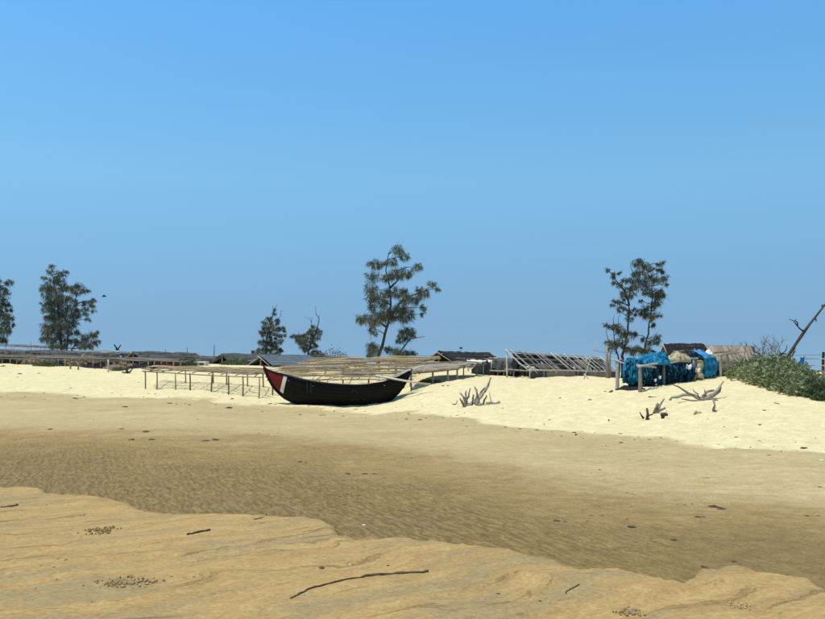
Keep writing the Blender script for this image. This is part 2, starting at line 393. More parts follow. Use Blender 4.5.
# ------------------------------------------------------------------ the beach (one sheet to the horizon)
def build_ground():
    x = np.concatenate([[0.], GX.ravel()]); y = np.concatenate([[0.], GY.ravel()])
    z = np.concatenate([[GZ[0].mean()], GZ.ravel()]); bank, dry, wet, inner = masks(x, y)
    na = len(ANG); nr = len(RAD)
    i = np.arange(nr-1)[:,None]; j = np.arange(na)[None,:]; j2 = (j+1)%na
    q = np.stack([1+i*na+j+0*j, 1+i*na+j2, 1+(i+1)*na+j2, 1+(i+1)*na+j], -1).reshape(-1, 4)
    tri = np.stack([np.zeros(na, int), 1+(np.arange(na)+1)%na, 1+np.arange(na)], -1)
    me = bpy.data.meshes.new('sand_beach')
    nv = len(x); nq = len(q); ntri = len(tri)
    me.vertices.add(nv); me.vertices.foreach_set('co', np.stack([x, y, z], -1).ravel())
    me.loops.add(nq*4+ntri*3); me.loops.foreach_set('vertex_index', np.concatenate([q[:,::-1].ravel(), tri.ravel()]))
    me.polygons.add(nq+ntri)
    me.polygons.foreach_set('loop_start', np.concatenate([np.arange(nq)*4, nq*4+np.arange(ntri)*3]))
    me.polygons.foreach_set('use_smooth', np.ones(nq+ntri, bool))
    me.update(calc_edges=True); me.validate()
    for nm, a in (('dry', dry), ('bank', bank), ('wet', wet), ('ripple', 1-.8*sstep(-.5, 4.5, x+fbm(x*.4, y*.4, 91, 3)))):
        at = me.attributes.new(nm, 'FLOAT', 'POINT'); at.data.foreach_set('value', a.astype(np.float32))
    me.materials.append(M['sand'])
    o = bpy.data.objects.new('sand_beach', me); C.objects.link(o); o['kind'] = 'structure'
    o['label'] = 'pale dry dune sand above a damp brown hollow and a tan sand bank'
    if me.polygons[0].normal.z < 0: me.flip_normals()
build_ground()

# ------------------------------------------------------------------ racks
def table_rack(label, corners, front_posts, back_posts, npoles, mtop='bamboo', mpost='post', r=.035, over=.3, group='bamboo drying racks', cross=None, jit=.05, name='drying_rack', pr=.05, split=1):
    """corners: front-left, front-right, back-right, back-left as (x,y,z) of the table top"""
    fl, fr, br, bl = [np.asarray(c, float) for c in corners]
    c0 = (fl+fr+br+bl)/4; t = thing(name, label, 'rack', (c0[0], c0[1], g(c0[0], c0[1])), group)
    def top(u, v): return (fl*(1-u)+fr*u)*(1-v)+(bl*(1-u)+br*u)*v
    for u in front_posts: p = top(u, 0.02); post(p, 1, pr*rnd(.8, 1.15), mpost, t, z=p[2]-.02)
    for u in back_posts: p = top(u, .97); post(p, 1, pr*rnd(.8, 1.1), mpost, t, z=p[2]-.02)
    for v in (.02, .97):
        pole('rail', top(-.01, v)-[0,0,.05], top(1.01, v)-[0,0,.05], .04, .032, mtop, t, .004, 8)
    nc = cross or max(len(front_posts), 4)
    for i in range(nc):
        u = (i+.5)/nc+rnd(-.02, .02)
        pole('cross_pole', top(u, -.03)+[0,0,.0], top(u+rnd(-.02, .02), 1.03)+[0,0,.0], .03, .024, mtop, t, .006, 3)
    for i in range(npoles):
        v = (i+.5)/npoles
        for s in range(split):
            u0 = s/split; u1 = (s+1)/split
            d = over/np.linalg.norm(fr-fl)
            a = top(u0+rnd(-d, d*.4), v+rnd(-jit, jit)); b = top(u1+rnd(-d*.4, d), v+rnd(-jit, jit))
            h = np.array((0, 0, .055+rnd(0, .12)))
            pole('long_pole', a+h, b+h, r*rnd(.7, 1.4), r*rnd(.5, .9), mtop if rnd(0, 1) < .6 else random.choice(('grey', 'post')), t, .016, 7)
    return t, top

# front rack left of the boat, its near legs open to view
tA, topA = table_rack('long bamboo drying rack on thin legs reaching left from the boat bow',
   [W(143,370.5,53), W(262,376.5,48), W(272,370.5,52.2), W(160,367.5,57)],
   [.02,.125,.29,.42,.60,.735,.85,.975], [.25,.5,.62,.8,.93], 15, split=2, r=.034)
# rack behind the boat rising with the dune
tB, topB = table_rack('wide bamboo drying rack directly behind the black boat, sloping up the dune',
   [W(268,379.5,49.2), W(412,379.0,48.6), W(424,364.0,57.5), W(284,367.0,58)],
   [.03,.2,.36,.52,.7,.86,.985], [.05,.3,.55,.8,.97], 26, split=2, r=.031, jit=.06)
# rack higher up behind it
tC, topC = table_rack('raised bamboo rack below the leaning casuarina, with short railing posts',
   [W(300,364.5,60), W(432,361.5,60), W(440,358.0,64), W(312,361,65)],
   [.04,.2,.33,.45,.53,.60,.67,.73,.80,.9,.98], [.05,.35,.7,.95], 13, split=2, r=.045)
for k, (a, b) in enumerate((((310,364),(352,358.2)), ((350,358.2),(440,358.6)), ((330,361.5),(430,360.4)), ((362,366.4),(436,364.2)))):
    pole('rail', W(*a, 60.2-.3*k)+[0,0,.03], W(*b, 60.2-.3*k)+[0,0,.03], .05, .04, 'bamboo', tC, .006, 6)
# matted rack right of the boat
tD, topD = table_rack('drying rack topped with a brown mat, standing right of the boat stern',
   [W(402,373,46.2), W(458,368.5,50.0), W(486,363.6,57), W(428,363.6,55)],
   [.15,.52,.80,.97], [.1,.35,.62,.85,.97], 7, r=.03, mpost='grey')
fl, fr, br, bl = [topD(*q) for q in ((0,0),(1,0),(1,1),(0,1))]
G_ = np.zeros((24, 18, 3))
for i in range(24):
    for j in range(18):
        u = i/23*1.02-.01; v = j/17*1.04-.02; G_[i,j] = topD(u, v); G_[i,j,2] += .12+.05*float(fbm(np.array([i*.35]), np.array([j*.35]), 5, 2)[0])
        if j == 0: G_[i,j,2] -= .12
mt = MB().grid(G_).build('mat', 'thatch', tD)
md = mt.modifiers.new('thick', 'SOLIDIFY'); md.thickness = .03
mt['label'] = 'brown woven mat spread over the rack'

# long far racks on the left with nets
def net_drape(name, label, top, u0, u1, m, drop, parent=None, seed=0, nu=60, lift=.1, cat='net', group=None, vfront=-.02, vback=1.02):
    """net spread over a table and hanging down its front edge"""
    nd = 9; nv = 12; G_ = np.zeros((nu, nd+nv, 3))
    for i in range(nu):
        u = u0+(u1-u0)*i/(nu-1)
        for j in range(nv):
            v = vback+(vfront-vback)*j/(nv-1); p = top(u, v); G_[i,j] = p; G_[i,j,2] += lift
        e = top(u, vfront)
        for j in range(nd):
            s = (j+1)/nd; dd = drop*(.75+.45*float(vnoise(np.array([i*.3]), np.array([.5]), seed+3)[0]))
            zz = max(e[2]+lift-dd*s, g(e[0], e[1])+.03)
            G_[i,nv+j] = e; G_[i,nv+j,2] = zz; G_[i,nv+j,1] -= .06*math.sin(s*3)
    ii, jj = np.meshgrid(np.arange(nu), np.arange(nd+nv), indexing='ij')
    G_[:,:,2] += .07*fbm(ii*.31, jj*.33, seed, 3)*(jj < nv); G_[:,:,1] += .10*fbm(ii*.6, jj*.15, seed+7, 3)*(jj >= nv)
    return MB().grid(G_).build(name, m, parent)

def far_rack(label, a, b, depth, npoles, nposts, D2=None, mpost='post', m='twig', r=.045, group='far racks on the dune crest', pr=.055):
    A_ = W(*a); B_ = W(*b); d = np.array((0, depth, .12*depth/2.5))
    d = np.array((depth*.25, depth, .1))
    us = [(i+.3+rnd(-.2, .2))/nposts for i in range(nposts)]
    return table_rack(label, [A_, B_, B_+d, A_+d], us, us[::2], npoles, m, mpost, r=r, split=3, group=group, pr=pr, cross=nposts)
tE, topE = far_rack('near long low brown rack along the crest at far left, below the casuarinas', (-45,357,70), (75,359.5,69), 2.6, 8, 18)
tF, topF = far_rack('low brown crest rack between the casuarinas and the small crest hut', (78,359.5,69), (186,362.2,66.5), 2.6, 8, 16)
tG, topG = far_rack('rack behind the low brown one at far left, hung with grey net', (-40,351.5,80), (120,355,80), 3, 11, 18, pr=.06)
o = net_drape('fishing_net', '', topG, 0, 1, 'gnet', 1.1, seed=4, nu=110); tag(o, 'grey fishing net spread along the far left crest rack', 'net', 'nets on far racks')
tH, topH = far_rack('rack hung with grey net on the crest right of the double casuarina clump', (122,356,84), (250,360,84), 3, 11, 16, pr=.06)
o = net_drape('fishing_net', '', topH, 0, 1, 'gnet', 1.0, seed=14, nu=90); tag(o, 'grey fishing net spread on the crest rack behind the bamboo rack', 'net', 'nets on far racks')
tI, topI = far_rack('tall open pole frame at far left edge above the grey net rack', (-30,344.8,92), (66,348.5,92), 3.5, 3, 12, pr=.035, r=.022)
for q in range(2):
    a = topI(0, 0); b = topI(1, 0); pole('rail', a-[0,0,.55+.5*q], b-[0,0,.5+.5*q], .04, .035, 'twig', tI, .003, 8)
# brown net heaps beneath the near crest racks; dark ones added to imitate shade
def heap(name, c, rx, ry, h, m, seed=0, ang=0, k=44, rings=14, rough=.22, parent=None, sink=.06):
    vs = []; f = []
    for i in range(rings+1):
        t = i/rings; 
        for j in range(k):
            a = 2*math.pi*j/k; e = 1+rough*float(fbm(np.array([math.cos(a)*1.6+seed]), np.array([math.sin(a)*1.6+t*1.3]), seed, 3)[0])
            r_ = (1-t**1.6)*e if i < rings else 0
            x = math.cos(a)*rx*r_; y = math.sin(a)*ry*r_
            zz = h*(t**.62)*(1+rough*1.1*float(fbm(np.array([x*4/max(rx,.3)+seed]), np.array([y*4/max(rx,.3)]), seed+5, 4, .6)[0]))
            X = c[0]+x*math.cos(ang)-y*math.sin(ang); Y = c[1]+x*math.sin(ang)+y*math.cos(ang)
            zb = c[2] if len(c) > 2 else g(X, Y)
            vs.append((X, Y, zb-sink+zz))
    f = [(i*k+j, i*k+(j+1)%k, (i+1)*k+(j+1)%k, (i+1)*k+j) for i in range(rings) for j in range(k)]
    f.append(tuple(range(k))[::-1])
    return MB().add(vs, f).build(name, m, parent)
for px, D, rx, h, mm, lab in ((-20,71,2.4,.6,'brownnet','brown net heap under the crest rack at the left frame edge'),(12,70.6,1.6,.55,'blacknet','dark heap added as shade under the crest rack beside the first heap'),
   (36,70.5,1.5,.75,'brownnet','pale brown net heap poking out of the crest rack left of the green patch'),(66,70.2,1.8,.5,'blacknet','dark heap added as shade right of the green patch under the crest rack'),
   (84,70.0,1.7,.85,'brownnet','peaked brown net heap on the crest below the lone right casuarina bough'),(104,69.4,1.6,.5,'blacknet','dark heap added as shade behind the lone pale stake on the crest'),
   (126,68.6,1.8,.5,'brownnet','brown net heap left of the first crest hut'),(148,68,1.8,.5,'blacknet','dark heap added as shade under the crest rack below the first thin mast'),(172,67.6,1.7,.45,'blacknet','dark heap added as shade under the crest rack left of the round bush')):
    x = (px-CX)/F*D; o = heap('net_or_shade_heap', (x, D), rx, .9, h, mm, seed=int(px+50)); tag(o, lab, 'net heap', 'net heaps along the crest')

# ------------------------------------------------------------------ low ridge shelters
def shelter(label, px, py, D, L, half, eave, ang=67, cover='gnet', rafters=8, rmat='grey', rr=.045, sides=(1, -1), battens=5, name='ridge_shelter', group='low ridge shelters', ext=0.0):
    a = math.radians(ang); ax = np.array((math.cos(a), math.sin(a), 0)); sx = np.array((math.sin(a), -math.cos(a), 0))
    pk = W(px, py, D); z0 = g(pk[0], pk[1]); H = pk[2]
    t = thing(name, label, 'shelter', (pk[0], pk[1], z0), group)
    def P_(s, w, side):        # s along the ridge, w 0 ridge..1 eave
        b = pk+ax*s+sx*(half*w*side); return np.array((b[0], b[1], H+(eave-H)*w))
    for s in (0, .5, 1):
        q = P_(s*L, 0, 1); post(q, 1, .055, rmat, t, z=q[2]-.03, name='ridge_post')
    for side in sides:
        for i in range(max(3, int(L/3))):
            q = P_(L*i/(max(3, int(L/3))-1), .97, side); post(q, 1, .045, rmat, t, z=q[2]-.02, name='eave_post')
        pole('eave_pole', P_(-.2, .98, side), P_(L+.2, .98, side), .045, .04, rmat, t, .003, 10)
        for i in range(rafters):
            s = L*i/(rafters-1)+rnd(-.2, .2)*L/rafters*2
            pole('rafter', P_(s, -.03, side)+[0,0,.05], P_(s+rnd(-.25, .25), 1.05+ext*rnd(.2,1), side)+[0,0,.05], rr*rnd(.75, 1.2), rr*rnd(.55, .85), rmat if rnd(0, 1) < .62 else 'grey', t, .014, 4)
        if cover:
            G_ = np.zeros((34, 9, 3))
            for i in range(34):
                for j in range(9):
                    q = P_(L*i/33*1.02-.1, j/8*1.08, side); q[2] += .12+.05*float(fbm(np.array([i*.4+side]), np.array([j*.5]), int(px), 3)[0]); G_[i,j] = q
            o = MB().grid(G_).build('roof_cover', cover, t); md = o.modifiers.new('t', 'SOLIDIFY'); md.thickness = .05
            for q in range(battens):
                v = (q+.6)/battens+rnd(-.05, .05); pole('batten', P_(rnd(-.2, .8), v, side)+[0,0,.16], P_(L-rnd(-.2, .8), v+rnd(-.04, .04), side)+[0,0,.16], .035, .028, 'grey' if q % 2 else 'post', t, .006, 7)
    pole('ridge_pole', P_(-.3, 0, 1), P_(L+.3, 0, 1), .055, .045, rmat, t, .003, 10)
    return t, P_
shelter('small dark gabled shelter on the crest, leftmost of the shelters', 133, 352.8, 78, 8, 1.3, 2.55, 62, 'gnet')
shelter('grey gabled shelter on the crest above the left rack, thin mast beside it', 222, 355, 74, 7.5, 1.25, 2.35, 60, 'gnet')
shelter('gabled shelter with blue-grey roof just behind the boat bow', 260.5, 357, 69, 12, 1.3, 2.15, 55, 'bluegrey')
shelter('black roofed gabled shelter behind the matted rack, small flag on its roof', 439, 353, 72, 7, 1.5, 2.55, 50, 'blacknet')
tR, PR = shelter('long bare shelter frame of bleached slanting rafters in the middle of the dune', 507, 350.8, 55, 30, 1.5, 1.82, 67, None, 22, 'pale', .05, sides=(1,), ext=.1)
# remnants of dark net and thatch caught behind and under the bare rafters
def patch(name, P_, s0, s1, w0, w1, side, m, parent, off, seed, n1=16, n2=9):
    G_ = np.zeros((n1, n2, 3))
    for i in range(n1):
        for j in range(n2):
            e = .12*float(fbm(np.array([i*.5]), np.array([j*.5]), seed, 2)[0])
            q = P_(s0+(s1-s0)*i/(n1-1)+e, w0+(w1-w0)*j/(n2-1)+e*.4, side); q[2] += off+e*.5; G_[i,j] = q
    return MB().grid(G_).build(name, m, parent)
k = 0
for s0, s1, w0, w1, mm in ((2.0,6.0,.10,.50,'blacknet'),(3.5,8.6,.5,.95,'brownnet'),(6.5,12,.08,.5,'blacknet'),(9,14,.45,.97,'blacknet'),(12.5,17.5,.1,.5,'blacknet'),(15,20,.45,.97,'brownnet'),(18,22.5,.08,.5,'thatch'),(21,25.5,.4,.97,'blacknet'),(23.5,29.5,.05,.5,'blacknet'),(26,30,.5,.97,'thatch'),(1,3.2,.6,.8,'sheet')):
    patch('net_scrap', PR, s0, s1, w0, w1, 1, mm, tR, -.20, k); k += 3
for q in (.35, .68): pole('purlin', PR(-.1, q, 1)-[0,0,.05], PR(30, q, 1)-[0,0,.05], .04, .035, 'grey', tR, .003, 10)
for i in range(8):     # torn black net hung under the ridge
    G_ = np.zeros((9, 6, 3)); s0 = .8+i*3.7+rnd(0, .5); ln = rnd(3.0, 3.8); dr = rnd(1.0, 1.5)
    for a in range(9):
        for b in range(6):
            q = PR(s0+ln*a/8, .04, 1); q[2] -= .08+dr*b/5*(.8+.25*math.sin(a*1.3+i)); q[0] += .08*math.sin(a*1.7+b); G_[a,b] = q
    MB().grid(G_).build('hung_net', 'blacknet' if i % 3 else 'gnet', tR)
for i in range(7):     # brown thatch skirt beneath the front eave
    s0 = .1+i*4.25; G_ = np.zeros((12, 5, 3))
    for a in range(12):
        for b in range(5):
            q = PR(s0+4.0*a/11, .93, 1); gz = g(q[0], q[1])-.05; q[2] = q[2]-.05+(gz-q[2]+.05)*b/4; q[1] += .08*float(fbm(np.array([a*.8+i*9]), np.array([b*.7]), 77, 2)[0]); q[0] += .05*b/4; G_[a,b] = q
    o = MB().grid(G_).build('thatch_skirt', 'thatch' if i % 3 else 'thatchd', tR); md = o.modifiers.new('t', 'SOLIDIFY'); md.thickness = .06

# pale pole frame with nets left of the bare shelter
tJ, topJ = table_rack('cluttered grey post rack left of the bare rafters, dark net hung inside', [W(490,361,58), W(516,364,56.5), W(524,360,61), W(496,359,62)], [.06,.3,.55,.9], [.1,.5,.9], 5, 'grey', 'grey', group='grey racks')
pole('rail', W(490,370.5,57.6), W(528,371,56.4), .05, .045, 'grey', tJ); pole('rail', W(505,369,56), W(530,371,54.6), .05, .05, 'grey', tJ)
o = net_drape('fishing_net', '', topJ, .1, .95, 'gnet', .8, seed=33, nu=30); tag(o, 'dark grey net hanging in the cluttered post rack', 'net')
o = heap('net_or_shade_heap', ((487-CX)/F*58.5, 58.5), 1.0, .8, .85, 'blacknet', 61); tag(o, 'black net heap at the right end of the matted rack', 'net heap')
o = heap('net_or_shade_heap', ((520-CX)/F*58.6, 58.6), 1.2, .8, .8, 'olive', 62); tag(o, 'olive net heap behind the grey post rack', 'net heap')
# white sheet over a frame
G_ = np.zeros((20, 9, 3))
for i in range(20):
    for j in range(9):
        p = W(468+25*i/19, 366.2-.4*math.sin(i*.4), 62); q = p+np.array((0, 1.6*j/8, .46*math.sin(math.pi*j/8*.62)+.05*float(fbm(np.array([i*.5]), np.array([j*.6]), 3, 2)[0]))); G_[i,j] = q
o = MB().grid(G_).build('white_sheet', 'sheet'); md = o.modifiers.new('t', 'SOLIDIFY'); md.thickness = .03
tag(o, 'bright white sheet draped over a low frame right of the black shelter', 'sheet')
tS, _ = table_rack('low pole frame under the white sheet', [W(467,366.6,62), W(494,366.6,62), W(494,366.2,63.6), W(467,366.2,63.6)], [.05,.5,.95], [.05,.95], 3, 'grey', 'grey', group='grey racks')

# ------------------------------------------------------------------ boat
SC = 45.6/F; BX = (338-CX)*SC; BY = 45.6
bz = max(g(BX+d, BY) for d in (-1.5, 0, 1.5))-.10
sheer = np.array([(262.5,364.5),(266,368.3),(275,371.3),(287,374.2),(300,378),(310,379.9),(325,382.1),(340,383.4),(355,383.9),(370,383.2),(385,380.6),(398,376.2),(406,372),(411,369.3)])
keel = np.array([(262.5,364.5),(264.5,370),(267.5,377),(272,385),(278,391.5),(284,396.5),(292,400.5),(301,403.3),(315,404.6),(345,404.8),(375,404.2),(384,402.2),(392,397.5),(399,391),(405,382.5),(409,374.5),(411,369.3)])
beam = np.array([(262.5,0.03),(268,.13),(278,.36),(290,.62),(305,.86),(325,1.03),(345,1.08),(365,1.03),(382,.86),(395,.58),(404,.28),(411,.05)])
def hz_(px, tab): return (404.8-np.interp(px, tab[:,0], tab[:,1]))*SC
YAW = math.radians(-3)
def hull(px, t, side, off=0.):
    zs = float(hz_(px, sheer)); zk = float(hz_(px, keel)); b = float(np.interp(px, beam[:,0], beam[:,1]))
    y = (b*(1-(1-t)**2.1)**.75+off)*side; z = zk+(zs-zk)*t
    x = (px-338)*SC
    xr = x*math.cos(YAW)-y*math.sin(YAW); yr = x*math.sin(YAW)+y*math.cos(YAW)
    return np.array((BX+xr, BY+yr, bz+z))
boat = thing('fishing_boat', 'black wooden fishing boat with red bow patch and white stripe on the sand', 'boat', (BX, BY, bz))
pxs = np.concatenate([np.linspace(262.5, 300, 26), np.linspace(302, 380, 30), np.linspace(382, 411, 22)])
ts = np.linspace(0, 1, 15)
def hull_grid(px_list, t_list, side, off, step=0.0):
    G_ = np.zeros((len(px_list), len(t_list), 3))
    for i, p in enumerate(px_list):
        for j, t in enumerate(t_list): G_[i,j] = hull(p, t, side, off)
    return G_
hb = MB()
for side in (-1, 1):
    hb.grid(hull_grid(pxs, ts, side, 0.0)); 
hullo = hb.build('hull', 'tar', boat)
ib = MB()
for side in (-1, 1):
    px2 = np.linspace(268, 407, 50); G_ = hull_grid(px2, np.linspace(.06, 1, 12), side, 0); 
    for i, p in enumerate(px2):
        for j in range(12):
            q = hull(p, .06+.94*j/11, side, -min(.05, .35*float(np.interp(p, beam[:,0], beam[:,1])))); G_[i,j] = q+[0,0,.0 if j else .05]
    ib.grid(G_)
ib.build('inner_planking', 'dark', boat)
# strakes: overlapping plank edges on the near and far side
for side in (-1, 1):
    for t in (.28, .44, .60, .76, .9):
        pl = np.linspace(292, 405, 44); MB().tube([hull(p, t, side, .006) for p in pl], .008, 5).build('strake', 'tar', hullo)
    MB().tube([hull(p, 1.0, side, .02)+[0,0,.02] for p in pxs[1:-1]], .034, 6).build('gunwale', 'grey' if side > 0 else 'tar', boat)
    # red bow patch, white stripe, faded marks
    def spatch(edge0, edge1, n1=14, n2=12, off=.012, t0=.0, t1=.97):
        G_ = np.zeros((n1, n2, 3))
        for i in range(n1):
            for j in range(n2):
                t = t0+(t1-t0)*j/(n2-1); a = edge0(t); b = edge1(t); G_[i,j] = hull(a+(b-a)*i/(n1-1), t, side, off)
        return G_
    MB().grid(spatch(lambda t: 266.2+1.0*(1-t)+12*(1-t)**2.2, lambda t: 279+6.3*t, t0=.18)).build('bow_patch', 'red', hullo)['label'] = 'dark red painted bow patch'
    MB().grid(spatch(lambda t: 279+6.3*t, lambda t: 282.4+6.8*t, t0=.17, off=.014, n1=4)).build('bow_stripe', 'white', hullo)['label'] = 'slanting white stripe behind the red bow patch'
    for x0 in (308.5, 312.2):
        MB().grid(spatch(lambda t: x0+1.2*t, lambda t: x0+.9+1.2*t, t0=.55, t1=.98, n1=3, off=.014)).build('painted_streak', 'mark', hullo)
    for (c, tt) in ((356.5, .62),):      # faded arched mark amidships
        rr = [hull(c+2.6*math.cos(a), tt+.16*math.sin(a), side, .016) for a in np.linspace(.1, math.pi-.1, 12)]
        MB().tube(rr, .02, 4).build('painted_arc', 'mark', hullo)
        for dx in (-3.6, -1.2, 1.4, 8.2):
            MB().grid(np.array([[hull(c+dx+a, .30+b, side, .014) for b in (0, .05)] for a in (0, .9, 1.8)])).build('painted_dash', 'mark', hullo)
MB().tube([hull(p, 0, 1)+[0,0,-.02] for p in np.concatenate([np.linspace(263, 300, 22), np.linspace(305, 380, 14), np.linspace(383, 410.5, 14)])], .05, 7).build('keel', 'tar', boat)
MB().tube([hull(266, 0, 1)+[0,0,0], hull(263.2, 0, 1)+[0,0,.06], hull(262.5, 1, 1)+[-.10,0,.14]], [.055,.05,.035], 7).build('stem_head', 'red', boat)
MB().tube([hull(408, .3, 1), hull(411, 1, 1)+[.06,0,.10]], [.06,.045], 7).build('stern_post', 'dark', boat)
for p in (292, 318, 340, 362, 384):
    a = hull(p, .86, -1, -.02); b = hull(p, .86, 1, -.02); MB().box((a+b)/2, b-a, (.24,0,0), (0,0,.04)).build('thwart', 'grey', boat, False)
for p in np.linspace(284, 398, 13):
    for side in (-1, 1): MB().tube([hull(p, t, side, -.07) for t in np.linspace(.15, .97, 6)], .025, 5).build('rib', 'dark', boat)
# oar and poles laid over the stern
def over(px, py, dy): return np.array(((px-CX)*SC, BY+dy, EYE-(py-HY)*SC))
ot = thing('oar', 'long pale wooden oar lying across the boat stern and pointing right', 'oar', over(400, 379.5, -.9))
MB().tube([over(376,375.6,-.5), over(390,378,-.8), over(405,380.6,-.95), over(420,383,-1.0)], [.05,.055,.05,.05], 7).build('shaft', 'pale', ot)
bl_ = MB(); bl_.box(over(424.5,383.4,-1.02), (.62,.0,-.05), (0,.05,0), (0.01,0,.10)); bl_.build('blade', 'bamboo', ot, False)
for a, b, dy, lab in (((392,376.6),(425,365.2),.35,'upper thin pole resting on the boat stern'), ((390,379.4),(417,368.6),.0,'middle thin pole resting on the boat stern'), ((377,380.6),(409,373.4),-.35,'lower thin pole resting on the boat stern')):
    o = pole('bamboo_pole', over(*a, dy), over(*b, dy+.3), .045, .035, 'pale'); tag(o, lab, 'pole', 'poles on the boat stern')
for px, py, lw, lab in ((352,380.5,.9,'grey net bundle inside the boat amidships'), (368,379.3,1.0,'dark net bundle inside the boat near the stern')):
    c = over(px, py, 0); o = heap('net_or_shade_bundle', (c[0], c[1], hull(px, .86, 1)[2]-.02), lw*.55, .5, .16, 'gnet' if px < 360 else 'blacknet', seed=px, sink=0); tag(o, lab, 'net')

# ------------------------------------------------------------------ net rack on the right
PN = [(617,361,387.5,38.0),(640,366.5,391.5,36.6),(664,363.5,386,39.2),(694.5,359,380.5,42.2),(720.3,354.8,377,44.2)]
nr = thing('net_rack', 'wooden rail rack carrying blue nets on the right dune', 'rack', on(665, 40))
front = []
for px, py, pb, D in PN:
    p = spot(px, pb) if False else on(px, D); zt = W(px, py, D)[2]; front.append(np.array((p[0], p[1], zt)))
    pole('post', (p[0], p[1], p[2]-.25), (p[0]+rnd(-.03, .03), p[1], zt+.05), .09, .07, 'grey', nr, .012, 4, 8)
    if px > 670: pole('post', (p[0]+.9, p[1]+1.5, g(p[0]+.9, p[1]+1.5)-.25), (p[0]+.9, p[1]+1.5, zt+.15), .08, .07, 'grey', nr, .012, 4, 8)
for i in (1, 2, 3): pole('rail', front[i]-(front[i+1]-front[i])*.06+[0,-.08,0], front[i+1]+(front[i+1]-front[i])*.12+[0,-.08,.02], .042, .035, 'pale', nr, .008, 5)
for i in (1, 2, 3): pole('rail', front[i]+[.9,1.5,.1], front[i+1]+[.9,1.5,.12], .06, .045, 'grey', nr, .008, 5)
pole('rail', front[0]+[-.05,.02,.0], front[0]+[.55,1.2,.05], .05, .04, 'grey', nr); pole('rail', front[1]+[-.1,-.05,.02], front[1]+[.9,1.55,.1], .055, .05, 'grey', nr)
pole('rail', W(637,365.2,36.6), W(656,367.4,37.4), .05, .04, 'pale', nr, .004)
pole('rail', W(611.5,359.3,38.0), W(625,363.6,37.9), .05, .04, 'pale', nr, .004)
pole('rail', front[4]+[-.3,0,.1], front[4]+[1.0,1.4,.25], .05, .03, 'bamboo', nr); pole('rail', front[4]+[-.2,.3,-.05], front[4]+[1.3,1.2,.1], .05, .03, 'bamboo', nr)
def bundle(label, a, b, ztop, zlow, depth, m, seed, nu=46, folds=7, cat='net', front_off=.32, m2='blacknet'):
    """thick curtain of net hung over the rack, from the front low edge over the top to the back low edge"""
    a = np.asarray(a, float); b = np.asarray(b, float); ax = (b-a); L = np.linalg.norm(ax[:2]); dirx = ax/np.linalg.norm(ax); nrm = np.array((-dirx[1], dirx[0], 0))
    pr0 = np.array([(-.42,0),(-.50,.18),(-.52,.4),(-.50,.62),(-.42,.82),(-.25,.95),(0,1.0),(.25,.95),(.42,.82),(.5,.6),(.5,.3),(.42,0)])
    tt = np.linspace(0, 11, 30); prof = np.stack([np.interp(tt, np.arange(12), pr0[:,0]), np.interp(tt, np.arange(12), pr0[:,1])], -1)
    nu = 96; G_ = np.zeros((nu+1, len(prof), 3)); U, J = np.meshgrid(np.linspace(0, 1, nu+1), np.arange(len(prof)), indexing='ij')
    fold = np.abs(fbm(U*folds*2.4+seed, J*.05, seed, 3))*.34-.12+.10*fbm(U*folds*5, J*.16, seed+4, 3)
    lumpy = fbm(U*L*3.2, J*.33, seed+9, 4, .6); low_ = vnoise(U*folds*1.5, U*0+7., seed)
    for i in range(nu+1):
        u = i/nu; p = a+ax*u; e = 1-(abs(2*u-1))**6*.55
        gz = g(p[0], p[1]); zt = ztop; low = gz+zlow+.10*low_[i,0]
        for j, (d, h) in enumerate(prof):
            q = p+nrm*(d*depth*e*(1-fold[i,j]*(1.25-h))+front_off); jn = lumpy[i,j]
            q[2] = low+(zt*(1-.10*(abs(2*u-1))**4)-low)*h+.07*jn*(.3+h); G_[i,j] = q+nrm*jn*.07
    o = MB(); o.grid(G_)
    nb = len(prof)
    o.f.append(tuple(range(nb))); o.f.append(tuple((nu)*nb+j for j in range(nb))[::-1])
    ob = o.build('fishing_net', m); tag(ob, label, cat, 'nets on the right-hand rack')
    LOC[ob] = np.array(ob.location); rg = np.random.default_rng(seed*13)
    for nm, mm, cnt in (('net_folds', m, 26), ('net_folds', m2, 16)):
        fb = MB()
        for _ in range(int(cnt*max(1, L/1.2))):
            i = rg.uniform(0, nu-3); j0 = rg.integers(0, 6); j1 = rg.integers(13, 20); dr = rg.uniform(-3, 3); pts = []
            for q, j in enumerate(range(j0, j1)):
                ii = int(np.clip(i+dr*q/14+1.2*math.sin(q*.5+i), 0, nu)); p_ = G_[ii, j].copy(); sgn = -1 if j < 15 else .2
                pts.append(p_+nrm*sgn*.035+[0, 0, .02 if j > 11 else 0]+rg.normal(0, .012, 3))
            fb.tube(pts, [rg.uniform(.012, .045)*(1-.5*abs(2*q/(len(pts)-1)-1)) for q in range(len(pts))], 5)
        fb.build(nm, mm, ob)['kind'] = 'stuff'
    return ob
zt_ = lambda py, D: EYE-(py-HY)/F*D
mid = lambda px, D, back: np.array(((px-CX)/F*D+back*.5, D+back, 0.))
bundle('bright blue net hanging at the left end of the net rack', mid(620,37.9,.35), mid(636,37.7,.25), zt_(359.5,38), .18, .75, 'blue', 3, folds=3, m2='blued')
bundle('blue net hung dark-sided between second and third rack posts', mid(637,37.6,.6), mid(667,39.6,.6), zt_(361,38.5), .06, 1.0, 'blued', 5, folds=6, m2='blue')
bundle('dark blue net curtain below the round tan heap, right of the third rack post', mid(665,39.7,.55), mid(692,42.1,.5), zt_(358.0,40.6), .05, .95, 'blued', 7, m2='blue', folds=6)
bundle('blue net curtain before the rightmost rack post', mid(690,42.2,.5), mid(717,44.2,.45), zt_(355.6,43), .05, .9, 'blued', 9, folds=7, m2='blue')
